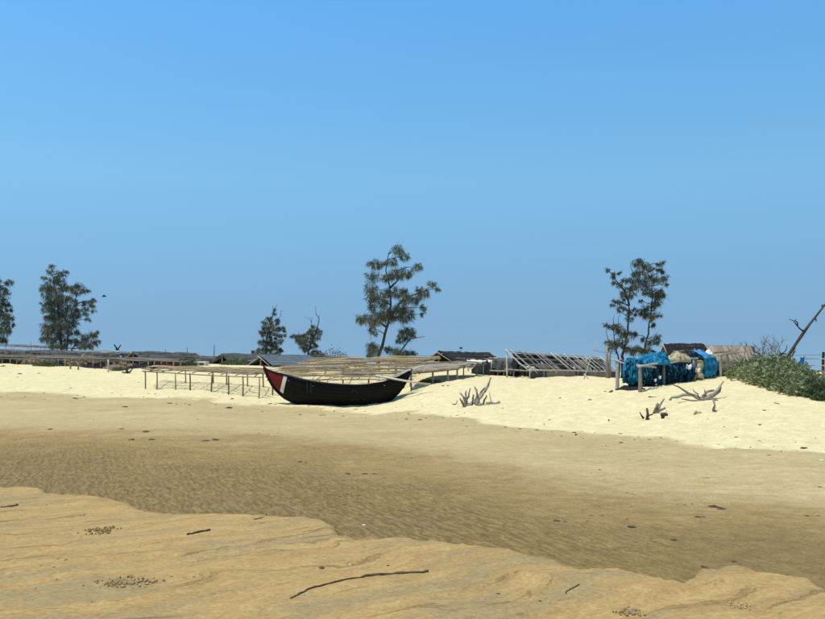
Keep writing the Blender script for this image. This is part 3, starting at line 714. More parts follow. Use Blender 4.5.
for k, (px, D, h, f_) in enumerate(((697.5,42.4,.85,.09),(703,42.8,.9,.10),(707.5,43.2,.92,.11),(711.5,43.5,.9,.10))):
    p = on(px, D); G_ = np.zeros((7, 14, 3))
    for i in range(7):
        for j in range(14):
            a = (i/6-.5); G_[i,j] = (p[0]+a*.36+.05*math.sin(j*.7+k), p[1]-.14-.10*math.cos(a*3)+.03*math.sin(j*.9), p[2]+.10+h*(1-j/13)-(.06 if i in (0,6) else 0))
    o = MB().grid(G_).build('net_strand', 'blue' if k != 0 else 'tan'); md = o.modifiers.new('t', 'SOLIDIFY'); md.thickness = .04
    tag(o, ['tan net strand', 'bright blue net strand', 'wide bright blue net strand', 'last bright blue net strand'][k]+' hanging beside the rightmost rack posts'+['', ' next to the tan strand', ' between two blue strands', ' closest to the end post'][k], 'net', 'net strands on the rack')
def top_heap(name, label, px, py, D, rx, ry, h, m, seed, back=.6, rough=.25, cat='net'):
    c = W(px, py, D); o = heap(name, (c[0]+back*.4, c[1]+back, c[2]), rx, ry, h, m, seed=seed, rough=rough, sink=.02, ang=.5); tag(o, label, cat)
    LOC[o] = np.array(o.location); rg = np.random.default_rng(seed); fb = MB(); V = np.array([v.co for v in o.data.vertices]).reshape(-1, 44, 3)+LOC[o]
    if cat == 'net':
        for _ in range(22):
            j = int(rg.integers(0, 44)); i0 = int(rg.integers(0, 5)); i1 = int(rg.integers(9, 14)); dj = rg.uniform(-.5, .5)
            pts = [V[i, int(j+dj*(i-i0)) % 44]+np.array((0, -.015, .025))+rg.normal(0, .012, 3) for i in range(i0, i1)]
            fb.tube(pts, [rg.uniform(.012, .035) for _ in pts], 5)
        fb.build('net_folds', m, o)['kind'] = 'stuff'
    return o
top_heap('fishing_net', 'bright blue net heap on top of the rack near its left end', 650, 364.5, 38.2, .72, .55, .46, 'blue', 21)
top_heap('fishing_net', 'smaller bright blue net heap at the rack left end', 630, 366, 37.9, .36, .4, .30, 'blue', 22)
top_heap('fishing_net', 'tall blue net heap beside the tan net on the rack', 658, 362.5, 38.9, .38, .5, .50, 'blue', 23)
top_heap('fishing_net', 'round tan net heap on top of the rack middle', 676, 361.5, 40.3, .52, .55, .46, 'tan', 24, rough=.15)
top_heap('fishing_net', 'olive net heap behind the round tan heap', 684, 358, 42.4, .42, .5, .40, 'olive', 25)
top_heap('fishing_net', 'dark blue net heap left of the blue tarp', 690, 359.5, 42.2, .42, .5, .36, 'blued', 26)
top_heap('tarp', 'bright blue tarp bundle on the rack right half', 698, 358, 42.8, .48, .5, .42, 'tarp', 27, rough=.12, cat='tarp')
top_heap('white_bag', 'small white bag on the rack right of the blue tarp', 708, 354.6, 43.6, .20, .2, .26, 'sheet', 28, cat='bag')
for px, py, D, r_, lab in ((688,364.8,40.4,.15,'white cloth scrap hanging over the rack rail middle'),(697,368.5,41.6,.14,'white cloth scrap hanging beside the fourth rack post'),(659,376.6,38.1,.07,'white float caught low in the dark blue net'),(654.5,379.6,37.7,.06,'second white float lower in the dark blue net')):
    c = W(px, py, D); G_ = np.array([[c+np.array(((i-2)*r_*.4, -.10-.05*math.cos(i*1.3+j), -j*r_*.45+.04*math.sin(i*2.))) for j in range(4)] for i in range(5)])
    o = MB().grid(G_).build('cloth_scrap', 'sheet'); md = o.modifiers.new('t', 'SOLIDIFY'); md.thickness = .02; tag(o, lab, 'cloth')
o = heap('net_or_shade_bundle', (on(629, 37.6)[0], 37.45), .62, .42, .22, 'blacknet', 88); tag(o, 'black mound imitating the shadow on the sand under the rack left end', 'net')  # black mound laid down as the rack's shadow on the sand

# hut and mat wall behind the nets
shelter('black net covered shelter behind the blue nets', 665, 345.8, 57, 2.7, 1.3, 2.0, 8, 'blacknet')
mh = thing('thatched_hut', 'brown thatched hut with vertical ribs right of the net rack', 'hut', on(728, 52))
W0, W1 = 706, 750.5; n_ = 22
for i in range(n_):
    a = W0+(W1-W0)*i/n_; b = W0+(W1-W0)*(i+1)/n_
    G_ = np.zeros((3, 6, 3))
    for ii in range(3):
        for j in range(6):
            t_ = j/5; D = 52.0-1.1*t_; px = a+(b-a)*ii/2; zt2 = zt_(346.6+.3*math.sin(i*2.1), 52); zb2 = zt_(361.5+rnd(-.3, .3), 50.9); G_[ii,j] = ((px-CX)/F*52, D-.03*(ii == 1)-.02*(i % 2), zt2+(zb2-zt2)*t_)
    o = MB().grid(G_).build('thatch_strip', 'thatch', mh); md = o.modifiers.new('t', 'SOLIDIFY'); md.thickness = .05
for i in range(11):
    a = W0+2+(W1-W0-6)*i/11; b = a+(W1-W0-6)/11; p = on((a+b)/2, 51.3); z1 = zt_(361.8, 51.3)
    MB().box((p[0], 51.3+.02*(i%2), (p[2]+z1)/2-.1), ((b-a)/F*51.3*.98,0,0), (0,.05,0), (0,0,z1-p[2]+.2)).build('wall_board', 'thatch', mh, False)
pole('ridge_pole', W(705,346.4,52.05), W(752,346.4,52.05), .06, .05, 'post', mh, .003); pole('eave_pole', W(704,362.2,50.95), W(752,362.2,50.95), .05, .045, 'post', mh, .003)
gx = (751.3-CX)/F*52
MB().box((gx, 52.4, zt_(354, 52.3)), (.10,0,0), (0,1.6,0), (0,0,.82)).build('gable_end', 'dark', mh, False)
for D in (51.2, 53.4): post(((750-CX)/F*52, D), 1, .06, 'post', mh, z=zt_(361, 51))
for D in (51.2, 53.4): post(((708-CX)/F*52, D), 1, .06, 'post', mh, z=zt_(361, 51))
G_ = np.array([[((a-CX)/F*52, 52.06+1.1*j/5, zt_(346.6, 52)-.8*j/5) for j in range(6)] for a in np.linspace(W0, W1, 10)])
o = MB().grid(G_).build('back_slope', 'thatchd', mh)

# plank stack, wire fence and hanging cloth at the right edge
ps = thing('plank_platform', 'low platform of brown planks behind the shrub at the right edge', 'platform', on(815, 37))
for i in range(6):
    py = 371+i*3.4; D = 38.6-.35*i; a = W(792+1.0*i+rnd(-1, 1), py, D); b = W(850, py+.4, D)
    MB().box((a+b)/2, b-a, (0,.30,0), (0,0,.075)).build('plank', 'post' if i % 2 else 'thatch', ps, False)
for px in (797, 822, 846):
    for D in (38.7, 36.7):
        x = (px-CX)/F*38; post((x, D), 1, .05, 'dark', ps, z=zt_(371.5 if D > 38 else 388, D))
wf_ = thing('wire_fence', 'thin rail fence with a dark end post at the right edge', 'fence', on(823, 40))
p = on(823.5, 40.4); pole('post', (p[0], p[1], p[2]-.25), (p[0], p[1], zt_(352, 40.4)), .075, .065, 'dark', wf_, .008)
p = on(803.5, 40.4); pole('post', (p[0], p[1], p[2]-.25), (p[0], p[1], zt_(356, 40.4)), .045, .04, 'pale', wf_, .008)
p = on(862, 40.4); pole('post', (p[0], p[1], p[2]-.25), (p[0], p[1], zt_(352, 40.4)), .075, .065, 'dark', wf_, .008)
for py in (358.8, 365.5): pole('rail', W(803,py,40.3), W(862,py+.2,40.3), .025, .022, 'pale', wf_, .002, 6)
pole('wire', W(786,355.6,40.6), W(862,354.2,40.6), .009, .009, 'twig', wf_, .002, 6)
G_ = np.array([[W(800.2+i*.75+.5*math.sin(j*.9), 357.4+j*1.15, 40.15)+[0,.05*math.sin(i*1.8+j*.4),0] for j in range(12)] for i in range(8)])
o = MB().grid(G_[:6]).build('hanging_cloth', 'tarp'); md = o.modifiers.new('t', 'SOLIDIFY'); md.thickness = .02; tag(o, 'blue cloth hanging on the rail fence at the right edge', 'cloth')
o = MB().grid(G_[5:]+np.array((0,.02,.06))).build('hanging_cloth', 'sheet'); md = o.modifiers.new('t', 'SOLIDIFY'); md.thickness = .02; tag(o, 'cream cloth strip hanging beside the blue cloth on the fence', 'cloth')

# ------------------------------------------------------------------ trees
def leaf_tris(c, R, nl, size, wid, droop, rng):
    """narrow feathery tufts sharing a few stems, spread through a clump"""
    nt_ = max(4, nl//14)
    d = rng.normal(size=(nt_, 3)); d /= np.linalg.norm(d, axis=1)[:,None]
    st = c+d*(R*rng.random((nt_, 1))**.5)*np.array((1.05, 1.05, .8))
    out = d*.8+rng.normal(size=(nt_, 3))*.4; out[:,2] -= droop*.3
    k = np.repeat(np.arange(nt_), 14); m = len(k)
    dirs = out[k]*.8+rng.normal(size=(m, 3))*.6; dirs[:,2] -= droop; dirs /= np.linalg.norm(dirs, axis=1)[:,None]
    p = st[k]+rng.normal(size=(m, 3))*(R*.10+.03)
    L = size*rng.uniform(.55, 1.35, (m, 1)); a = rng.normal(size=(m, 3)); s = np.cross(dirs, a); s /= (np.linalg.norm(s, axis=1)[:,None]+1e-9)
    wv = wid*rng.uniform(.6, 1.4, (m, 1))
    return np.stack([p-s*wv, p+s*wv, p+dirs*L], 1)
def tri_mesh(name, T, m, parent):
    V = T.reshape(-1, 3)-rootloc(parent); nv = len(V); k = T.shape[1]
    me = bpy.data.meshes.new(name); me.vertices.add(nv); me.vertices.foreach_set('co', V.ravel())
    me.loops.add(nv); me.loops.foreach_set('vertex_index', np.arange(nv)); me.polygons.add(nv//k)
    me.polygons.foreach_set('loop_start', np.arange(nv//k)*k); me.update(calc_edges=True); me.materials.append(M[m])
    o = bpy.data.objects.new(name, me); C.objects.link(o); o.parent = parent; return o
def tree(label, uv, D, stems, clumps, m, spread=.5, dens=1.0, bare=(), cat='tree', r0=.14, name='casuarina_tree', group='casuarina trees', size=.36, wid=.018, droop=1.05):
    x0, y0, sc = uv; f = lambda u, v: (x0+u/sc, y0+v/sc)
    rng = np.random.default_rng(abs(hash(label)) % 1000 if False else sum(map(ord, label)))
    sp0 = f(*stems[0][0]); base = on(sp0[0], D)
    t = thing(name, label, cat, base, group)
    width = (max(c[0] for c in clumps)-min(c[0] for c in clumps))/sc/F*D
    def w(u, v, dy=0): p = f(u, v); q = W(p[0], p[1], D); q[0] += dy*(p[0]-CX)/F; q[1] += dy; q[2] = EYE+(q[2]-EYE)*(D+dy)/D; return q
    tb = MB(); nodes = []
    for si, stt in enumerate(stems):
        dys = np.cumsum(rng.normal(0, .12, len(stt))); dys -= dys[0]; dys += (0 if si == 0 else rng.uniform(-.5, .5))
        pts = [w(u, v, dy) for (u, v), dy in zip(stt, dys)]
        if len(stt[0]) == 2 and si < 9:
            b = pts[0].copy(); gz = g(b[0], b[1])
            if b[2]-gz < 2.5 and stt[0][1] >= stems[0][0][1]-12: pts = [np.array((b[0], b[1], gz-.3))]+pts
        # refine
        fine = []
        for a, b in zip(pts[:-1], pts[1:]):
            for q in (0, .34, .67): fine.append(a+(b-a)*q+rng.normal(0, .025, 3))
        fine.append(pts[-1]); rs = r0*(1 if si == 0 else .7)
        tb.tube(fine, [rs*(1-.86*i/(len(fine)-1)) for i in range(len(fine))], 7); nodes += fine
    N = np.array(nodes); T = []
    for (u, v, r) in clumps:
        R = .93*r/sc/F*D; dy = rng.normal(0, 1)*width*.5*spread*.55; c = w(u, v, dy)
        # branch from a stem point a little below
        tgt = c-np.array((0, 0, R*.2)); dd = np.linalg.norm((N-tgt)*[1, .6, 1], axis=1)+np.maximum(0, N[:,2]-c[2]+.1)*5+np.maximum(0, c[2]-N[:,2]-.7)*3
        s = N[np.argmin(dd)]
        mp = (s+c)/2+rng.normal(0, .06, 3)+[0, 0, .08]; L = np.linalg.norm(c-s)
        tb.tube([s, mp, c, c+(c-mp)*.3], [.028+.008*L, .022+.003*L, .014, .006], 5)
        nl = int(1.12*dens*(70+760*R*R*1.25)); T.append(leaf_tris(c, R, nl, size*(.6+.4*min(1, R/.4)), wid, droop, rng))
        for _ in range(3):     # fine twigs
            e = c+rng.normal(0, 1, 3)*R*.75; tb.tube([c, (c+e)/2+[0,0,.03], e], [.014,.01,.004], 4)
    for br in bare: 
        pts = [w(u, v, rng.normal(0, .1)) for u, v in br]; tb.tube(pts, [.028*(1-.75*i/(len(pts)-1)) for i in range(len(pts))], 5)
    tb.build('trunk', 'bark', t); tri_mesh('crown', np.concatenate(T), m, t); return t
uvL = (0, 255, 5.627)
tree('casuarina cut off by the left frame edge', uvL, 88, [[(-25,520),(-20,400),(-10,250),(5,150)]],
 [(60,150,18),(40,160,18),(25,190,20),(45,210,18),(5,220,25),(20,250,25),(40,280,25),(5,270,25),(60,305,18),(10,310,30),(45,345,22),(15,345,30),(70,355,15),(30,390,40),(70,390,15),(-20,300,40),(-30,230,35),(-40,350,45),(-20,180,30),(20,430,35),(-30,420,45),(50,425,18),(0,470,30),(20,485,22),(-40,480,35),(-70,400,40),(-60,300,30),(-10,140,20)], 'pinet')
tree('broad bushy casuarina on the left crest', uvL, 88, [[(345,530),(338,400),(330,300),(310,200),(292,75)],[(378,530),(385,420),(400,330),(440,200)],[(405,525),(440,490),(490,470),(535,450)]],
 [(292,65,15),(280,95,20),(250,125,15),(345,105,28),(320,120,20),(375,95,12),(300,145,30),(345,150,30),(270,175,35),(240,190,18),(300,190,35),(350,185,35),(400,185,30),(440,170,30),(470,200,25),(495,200,15),(430,210,25),(330,230,40),(270,220,35),(280,260,40),(245,280,22),(340,270,40),(385,245,35),(420,260,25),(470,265,20),(505,260,20),(525,250,15),(515,285,20),(525,315,12),(480,300,20),(300,300,40),(260,310,25),(350,310,45),(400,300,35),(440,310,25),(480,330,20),(495,360,15),(430,340,25),(390,350,40),(330,350,45),(285,350,35),(265,350,15),(300,390,45),(250,400,28),(350,390,45),(410,385,35),(270,425,40),(320,430,45),(380,425,40),(430,430,25),(250,470,25),(290,475,40),(350,470,45),(400,480,30),(300,510,25),(350,510,30),(440,490,25),(480,470,35),(520,450,30),(545,435,12),(540,490,25),(500,500,30),(465,510,25),(515,520,15)], 'pinet', dens=1.0)
uvM = (245, 295, 8.25)
tree('narrow tiered casuarina above the boat bow', uvM, 84, [[(175,510),(180,350),(215,250),(242,115)]],
 [(243,122,12),(238,152,16),(212,185,14),(190,200,25),(160,225,22),(215,225,25),(270,205,20),(265,235,18),(225,255,25),(180,265,35),(150,270,18),(245,285,30),(285,275,25),(318,275,15),(320,295,12),(130,305,22),(165,310,30),(210,310,30),(140,330,18),(250,325,25),(290,330,20),(325,330,10),(195,345,20),(250,355,15),(290,375,28),(130,385,25),(160,380,25),(210,375,30),(240,400,30),(200,410,30),(160,410,22),(250,430,30),(290,445,22),(200,450,35),(150,450,30),(110,460,30),(70,468,15),(100,485,20),(150,485,25),(220,485,25),(265,480,25),(300,460,12)], 'pinet',
 bare=[[(240,125),(225,95),(235,80)],[(243,118),(262,85),(262,62)],[(268,205),(292,180),(300,130),(292,110)],[(300,130),(312,128)]], r0=.11, size=.34, dens=1.15)
tree('small casuarina with bare forked top, right of the narrow tiered one', uvM, 84, [[(515,520),(535,430),(540,330),(550,260),(545,220)],[(535,430),(580,330),(600,250),(610,190),(585,150),(585,110)]],
 [(560,262,15),(590,280,20),(620,300,15),(540,295,28),(575,305,25),(520,315,20),(610,325,20),(560,330,25),(490,335,30),(450,335,28),(410,335,22),(380,340,15),(430,365,28),(470,370,30),(510,360,22),(560,360,25),(600,360,22),(480,400,30),(450,390,20),(520,405,20),(570,395,22),(590,415,18),(480,430,28),(510,440,20),(560,430,20),(500,455,18),(580,465,25),(610,470,20),(560,490,30),(600,500,25),(630,490,25),(540,510,18),(640,510,15)], 'pinet',
 bare=[[(545,222),(535,195),(515,190),(490,178)],[(548,225),(552,190),(530,185)],[(610,190),(595,170),(578,165)],[(585,110),(580,95)],[(605,185),(617,160)]], r0=.1, size=.34, dens=1.15)
tree('tall open leaning casuarina behind the boat, largest in the middle', (345, 235, 4.762), 76, [[(160,575),(185,500),(205,420),(218,330),(212,240),(195,170),(205,90),(245,55)],[(250,570),(270,545),(310,495),(345,488),(380,482)],[(212,400),(255,330),(310,290),(375,268),(430,235)],[(215,250),(255,215),(250,170)],[(205,440),(150,410),(80,395)]],
 [(255,75,35),(285,100,25),(225,125,25),(150,140,35),(120,135,15),(190,130,20),(265,185,40),(305,190,25),(340,150,28),(225,190,35),(195,205,25),(130,200,35),(125,260,40),(150,300,45),(115,300,25),(125,345,25),(205,275,35),(240,270,35),(280,270,25),(290,300,40),(340,300,35),(375,275,35),(350,260,20),(415,235,22),(440,255,15),(370,345,22),(370,375,12),(180,320,35),(230,370,55),(280,350,50),(290,390,45),(200,385,45),(140,400,40),(90,395,35),(70,400,18),(160,385,40),(130,445,22),(140,465,15),(300,455,35),(265,465,25),(285,490,25),(320,475,20),(255,500,20),(135,550,45),(125,525,25),(120,575,20),(205,540,25),(250,565,45),(300,565,40),(330,560,15)], 'pinet', r0=.15, dens=.95, size=.36,
 bare=[[(205,90),(225,60),(262,28)],[(90,400),(60,390),(40,375)],[(125,460),(122,500),(125,520)]])
tree('twin-stemmed casuarina behind the blue nets on the right', (595, 250, 5.378), 64, [[(145,600),(152,560),(165,500),(180,420),(182,330),(180,250),(200,180),(230,90)],[(262,600),(270,510),(290,420),(305,330),(310,220),(300,150),(255,60)],[(130,600),(105,500),(95,400)],[(185,300),(160,220),(110,160),(75,110)]],
 [(245,50,25),(220,75,25),(270,80,30),(295,95,25),(345,75,20),(370,65,10),(345,105,22),(365,115,15),(250,120,35),(210,130,25),(300,145,40),(345,160,35),(380,150,20),(390,185,12),(250,165,35),(200,165,28),(160,165,25),(140,190,20),(185,205,30),(150,225,20),(230,200,30),(275,195,30),(68,110,13),(100,125,10),(135,122,10),(95,145,12),(105,180,18),(200,230,20),(155,250,22),(190,250,18),(320,235,45),(280,230,25),(350,235,30),(370,245,15),(335,265,35),(340,295,12),(300,300,30),(265,320,35),(290,345,40),(255,345,18),(310,365,25),(340,350,18),(320,400,18),(250,270,12),(100,275,18),(95,295,12),(130,280,20),(145,310,20),(130,325,10),(215,320,15),(190,330,18),(185,370,20),(220,345,10),(65,405,20),(100,405,22),(130,430,35),(160,450,30),(120,410,20),(200,455,25),(215,455,10),(75,500,25),(110,500,35),(130,520,35),(160,485,25),(90,530,18),(335,470,25),(300,490,30),(260,480,15),(330,500,18),(200,540,35),(245,545,35),(285,540,30),(230,525,25),(310,545,15),(175,530,20)], 'pinet2', r0=.12, size=.30, wid=.018, dens=.95,
 bare=[[(210,130),(192,95),(190,60)],[(100,400),(98,370),(105,350)],[(130,420),(125,370),(140,335)],[(75,500),(60,440),(62,380)]])

def bush(name, label, px, D, rx, h, m, n, tri=.07, group=None, ry=None, cat='bush', py=None, stems=9):
    rng = np.random.default_rng(int(px*7)+int(D)); b = on(px, D); t = thing(name, label, cat, b, group); ry = ry or rx
    sb = MB(); T = []
    for _ in range(stems):
        a = rng.uniform(0, 6.28); e = b+np.array((math.cos(a)*rx*.8*rng.random(), math.sin(a)*ry*.8*rng.random(), h*rng.uniform(.5, .95)))
        sb.tube([b+[rng.uniform(-.2,.2)*rx, 0, -.1], (b+e)/2+rng.normal(0, .04, 3), e], [.02,.014,.005], 4)
    sb.build('stem', 'twig', t)
    q = rng.normal(size=(n, 3)); q /= np.linalg.norm(q, axis=1)[:,None]; q[:,2] = np.abs(q[:,2]); q *= (rng.random((n, 1))**.4)
    c = b+q*np.array((rx, ry, h)); bump_ = 1+.25*fbm(q[:,0]*3, q[:,1]*3, int(px), 2); c[:,2] = b[2]+(c[:,2]-b[2])*bump_
    d = rng.normal(size=(n, 3)); d[:,2] = np.abs(d[:,2])*.6; d /= np.linalg.norm(d, axis=1)[:,None]; s = np.cross(d, rng.normal(size=(n, 3))); s /= np.linalg.norm(s, axis=1)[:,None]
    L = tri*rng.uniform(.7, 1.5, (n, 1)); T = np.stack([c, c+d*L*.5+s*L*.32, c+d*L, c+d*L*.5-s*L*.32], 1)
    tri_mesh('foliage', T, m, t); return t
bush('bare_bush', 'thin grey bush right of the fork-topped casuarina', 330, 80, 1.5, 1.6, 'greybush', 700, .12, 'grey bushes', stems=26)
bush('bare_bush', 'smaller thin grey bush left of the leaning casuarina', 341, 80, 1.0, 1.5, 'greybush', 420, .12, 'grey bushes', stems=20)
bush('green_bush', 'round dark green bush left of the white box on the crest', 188, 67.5, .85, .7, 'green', 1500, .10)
bush('green_bush', 'low green patch of plants at the foot of the far left rack', 47, 68.2, 1.1, .32, 'green', 900, .10, ry=.6)
bush('green_bush', 'low green patch of plants right of the lone crest stake', 120, 65.6, .8, .22, 'green', 500, .10, ry=.4)
bush('green_bush', 'dark green bush behind the crest racks below the thin mast', 236, 71, 1.3, .45, 'green', 1500, .12)
bush('green_bush', 'low green plants in the shade of the matted rack', 430, 49, .7, .22, 'green', 500, .08, ry=.5)
bush('green_bush', 'small green plants beside the rightmost net rack post', 728, 44.6, .55, .45, 'shrub', 900, .08, ry=.6)

# the spreading shrub on the right dune
sh = thing('spreading_shrub', 'wide grey-green leafy shrub spreading down the right dune', 'shrub', on(785, 37))
rng = np.random.default_rng(5); T = []; sb = MB()
lobes = [(748,371.5,41,.85,.70),(757,367,40,.9,.98),(768,369,38.5,1.0,1.08),(778,372,37.5,1.0,1.05),(789,376,36.5,1.0,.98),(800,381,35.0,.9,.78),(762,377,37,.9,.72),(774,382,35,.9,.66),(786,386,33.6,.9,.60),(797,389.5,32.4,.8,.52),(808,393,31.2,.75,.45),(741,375,41.5,.6,.45),(752,379,38.2,.7,.5)]
for px, py, D, R, h in lobes:
    b = on(px, D); n = int(1500*R*R*1.5)
    q = rng.normal(size=(n, 3)); q /= np.linalg.norm(q, axis=1)[:,None]; q[:,2] = np.abs(q[:,2]); rr_ = rng.random((n, 1))**.33
    c = b+q*rr_*np.array((R, R*1.1, h))*(1+.28*fbm(q[:,0]*4+px, q[:,1]*4+q[:,2]*3, 3, 2))[:,None]
    c[:,2] = np.maximum(c[:,2], g_arr(c[:,0], c[:,1])+.02)
    d = q+rng.normal(size=(n, 3))*.8; d[:,2] = d[:,2]*.6+.15; d /= np.linalg.norm(d, axis=1)[:,None]; s = np.cross(d, np.array((0,0,1.))+rng.normal(size=(n, 3))*.45); s /= np.linalg.norm(s, axis=1)[:,None]
    L = rng.uniform(.09, .19, (n, 1)); T.append(np.stack([c, c+d*L*.5+s*L*.30, c+d*L, c+d*L*.5-s*L*.30], 1))
    for _ in range(14):
        a = rng.uniform(0, 6.28); e = b+np.array((math.cos(a)*R*.85*rng.random()**.5, math.sin(a)*R*.85*rng.random()**.5, h*rng.uniform(.6, 1.08))); sb.tube([b-[0,0,.1], (b*1.2+e*.8)/2+rng.normal(0,.05,3)+[0,0,.05], e], [.025,.016,.006], 4)
sb.build('stem', 'twig', sh); tri_mesh('foliage', np.concatenate(T), 'shrub', sh)
s2 = thing('leafy_shrub', 'small upright dark leafy shrub at the right frame edge', 'shrub', on(818, 30.5)); T = []; sb = MB()
for px, D, R, h in ((814,31,.5,.62),(821,30.2,.55,.55),(829,30,.6,.5),(823,29.3,.35,.25)):
    b = on(px, D); n = int(3000*R*R*1.5)+200
    q = rng.normal(size=(n, 3)); q /= np.linalg.norm(q, axis=1)[:,None]; q[:,2] = np.abs(q[:,2]); c = b+q*rng.random((n, 1))**.33*np.array((R, R, h))
    d = q+rng.normal(size=(n, 3))*.8; d /= np.linalg.norm(d, axis=1)[:,None]; s = np.cross(d, rng.normal(size=(n, 3))); s /= np.linalg.norm(s, axis=1)[:,None]
    L = rng.uniform(.06, .13, (n, 1)); T.append(np.stack([c, c+d*L*.5+s*L*.30, c+d*L, c+d*L*.5-s*L*.30], 1)); sb.tube([b-[0,0,.1], b+[0,0,h]], [.025,.008], 4)
sb.build('stem', 'twig', s2); tri_mesh('foliage', np.concatenate(T), 'green', s2)

# dead leaning trunk and bare bush
dt = thing('dead_tree', 'bare dead trunk leaning right above the shrub', 'tree', on(779, 40))
b = on(778.5, 40); lw = lambda px, py, dy=0: W(px, py, 40+dy)
pts = [b-[0,0,.3], lw(781.5,365), lw(788,356), lw(796.5,343), lw(804,332), lw(809,325), lw(815,317.5), lw(822.5,308), lw(832,296), lw(843,283)]
MB_trunk = MB().tube(pts, [.11,.095,.08,.068,.078,.06,.05,.042,.034,.02], 8)
dtk = MB_trunk.build('trunk', 'bark', dt)
for br in ([(804,331.5),(799.5,328.5),(797,325.5),(793,320.5),(789,319.3)], [(797.5,326),(797.4,322.6),(794.5,320.3),(796.6,319.6)], [(822.5,308),(822,305),(824,304.6)], [(815,318),(816.5,321),(815,322)], [(786.5,358),(792.5,355.8),(793.5,352),(795.6,347.5)], [(793,354),(796,350.5)], [(786,353.5),(781,354.5),(779.5,350.5)], [(781.5,354),(786,350.5),(787.2,344.5)]):
    p_ = [lw(u, v, rnd(-.08, .08)) for u, v in br]; MB().tube(p_, [.04-.028*i/(len(p_)-1) for i in range(len(p_))], 5).build('branch', 'bark', dtk)
bb = thing('bare_bush', 'leafless grey bush left of the dead leaning trunk', 'bush', on(770, 40.8)); sb = MB(); rng = np.random.default_rng(9)
def grow(p, d, L, r, depth):
    e = p+d*L; m_ = (p+e)/2+rng.normal(0, .05, 3)*L; sb.tube([p, m_, e], [r, r*.8, r*.6], 4)
    if depth > 0:
        for _ in range(3 if depth > 1 else 4):
            nd = d+rng.normal(0, .55, 3)*[1,.8,1]; nd[2] += .12; nd /= np.linalg.norm(nd); grow(m_+(e-m_)*rng.uniform(.1, 1), nd, L*rng.uniform(.4, .7), r*.58, depth-1)
b0 = on(772, 40.8)-[0,0,.15]
for a in ((-1.0,0,.85),(-.65,.2,1),(-.25,-.2,1.1),(.1,.1,1.15),(.35,0,1),(-1.3,0,1.0),(-1.5,.1,.8),(-.9,-.1,1.2),(-.45,0,1.3)):
    a = np.array(a); grow(b0+[rnd(-.6,.3),rnd(-.2,.2),0], a/np.linalg.norm(a), 1.3, .03, 3)
sb.build('twigs', 'twig', bb)
o = MB().tube([W(752.5,350,40.5), W(760,354.5,40.5), W(766,359,40.6), b0+[0,0,.15]], [.022,.035,.04,.045], 6).build('limb', 'bark', bb)

# ------------------------------------------------------------------ driftwood and stumps
def branchy(name, label, px, py, D, lines, m='drift', group='driftwood on the dry sand', cat='driftwood', rs=1.0, dyr=.12):
    b = on(px, D); t = thing(name, label, cat, b, group); zoff = b[2]-W(px, py, D)[2]
    for (pts, r0, r1) in lines:
        P_ = []
        for i, (u, v) in enumerate(pts):
            q = W(u, v, D); q[2] += zoff; q[1] += rnd(-dyr, dyr) if i else 0
            q[2] = max(q[2], g(q[0], q[1])-.12); P_.append(q)
        fine = []
        for a, c in zip(P_[:-1], P_[1:]):
            for s in (0, .5): fine.append(a+(c-a)*s+RNG.normal(0, .012, 3))
        fine.append(P_[-1]); k = len(fine)
        MB().tube(fine, [(r0+(r1-r0)*i/(k-1))*rnd(.85, 1.15) for i in range(k)], 7).build('limb', m, t)
    return t
z8 = lambda l: [[(445+u/13.75, 370+v/13.75) for u, v in l[0]], l[1], l[2]]
branchy('driftwood_stump', 'left driftwood stump with several short upright prongs', 466, 407.5, 36.6, [z8(q) for q in (
  ([(290,530),(250,490),(220,440),(205,400)],.07,.03), ([(285,530),(270,420),(235,360),(205,325)],.07,.03), ([(290,530),(285,420),(285,340),(292,295)],.065,.03), ([(300,530),(305,420),(330,330),(350,260)],.06,.02), ([(300,525),(350,490),(375,430),(390,350)],.07,.04), ([(250,515),(300,500),(370,480),(400,455)],.08,.05))])
branchy('driftwood_stump', 'driftwood stump with one long curved branch rising to the right', 478, 407.8, 36.5, [z8(q) for q in (
  ([(440,530),(450,430),(520,360),(570,280),(605,210),(632,130)],.10,.03), ([(430,530),(425,450),(445,380),(425,300),(412,262)],.08,.03), ([(445,520),(480,490),(520,510)],.07,.05), ([(515,525),(535,450),(575,378)],.05,.025), ([(575,290),(580,240),(585,200)],.03,.02), ([(470,410),(500,330),(560,270)],.05,.04))])
branchy('driftwood_stick', 'low driftwood stick lying right of the curved branch stump', 494, 408, 36.4, [z8(q) for q in (([(560,505),(640,505),(700,520),(750,495)],.04,.06), ([(640,515),(622,450),(612,360)],.02,.012), ([(690,530),(780,540),(825,540)],.02,.012))], rs=.5)
branchy('driftwood_stick', 'small twig left of the pronged stump', 455, 401, 37.4, [z8(q) for q in (([(110,415),(150,410),(175,380),(160,365)],.025,.012),)])
zd = lambda l: [[(630+u/8.25, 385+v/8.25) for u, v in l[0]], l[1], l[2]]
branchy('driftwood_root', 'large gnarled driftwood root pointing up right, below the net rack', 706, 408, 31.0, [zd(q) for q in (
  ([(590,190),(640,170),(690,130),(730,90),(780,35)],.11,.02), ([(620,185),(680,155),(740,115),(745,85)],.09,.03), ([(600,190),(600,150),(650,120),(700,110)],.06,.04), ([(590,190),(540,160),(490,140),(400,80),(355,65)],.07,.02), ([(580,185),(520,150),(430,150),(340,165),(320,190)],.055,.04), ([(585,185),(550,140),(525,100)],.035,.015), ([(560,195),(500,190),(430,180)],.03,.015), ([(610,170),(615,130),(612,105)],.035,.02))])
branchy('driftwood_stump', 'thin hooked driftwood stake in front of the gnarled root', 713, 417, 28.2, [zd(q) for q in (([(688,262),(686,210),(690,175),(725,168)],.05,.02), ([(680,262),(705,262)],.04,.03))])
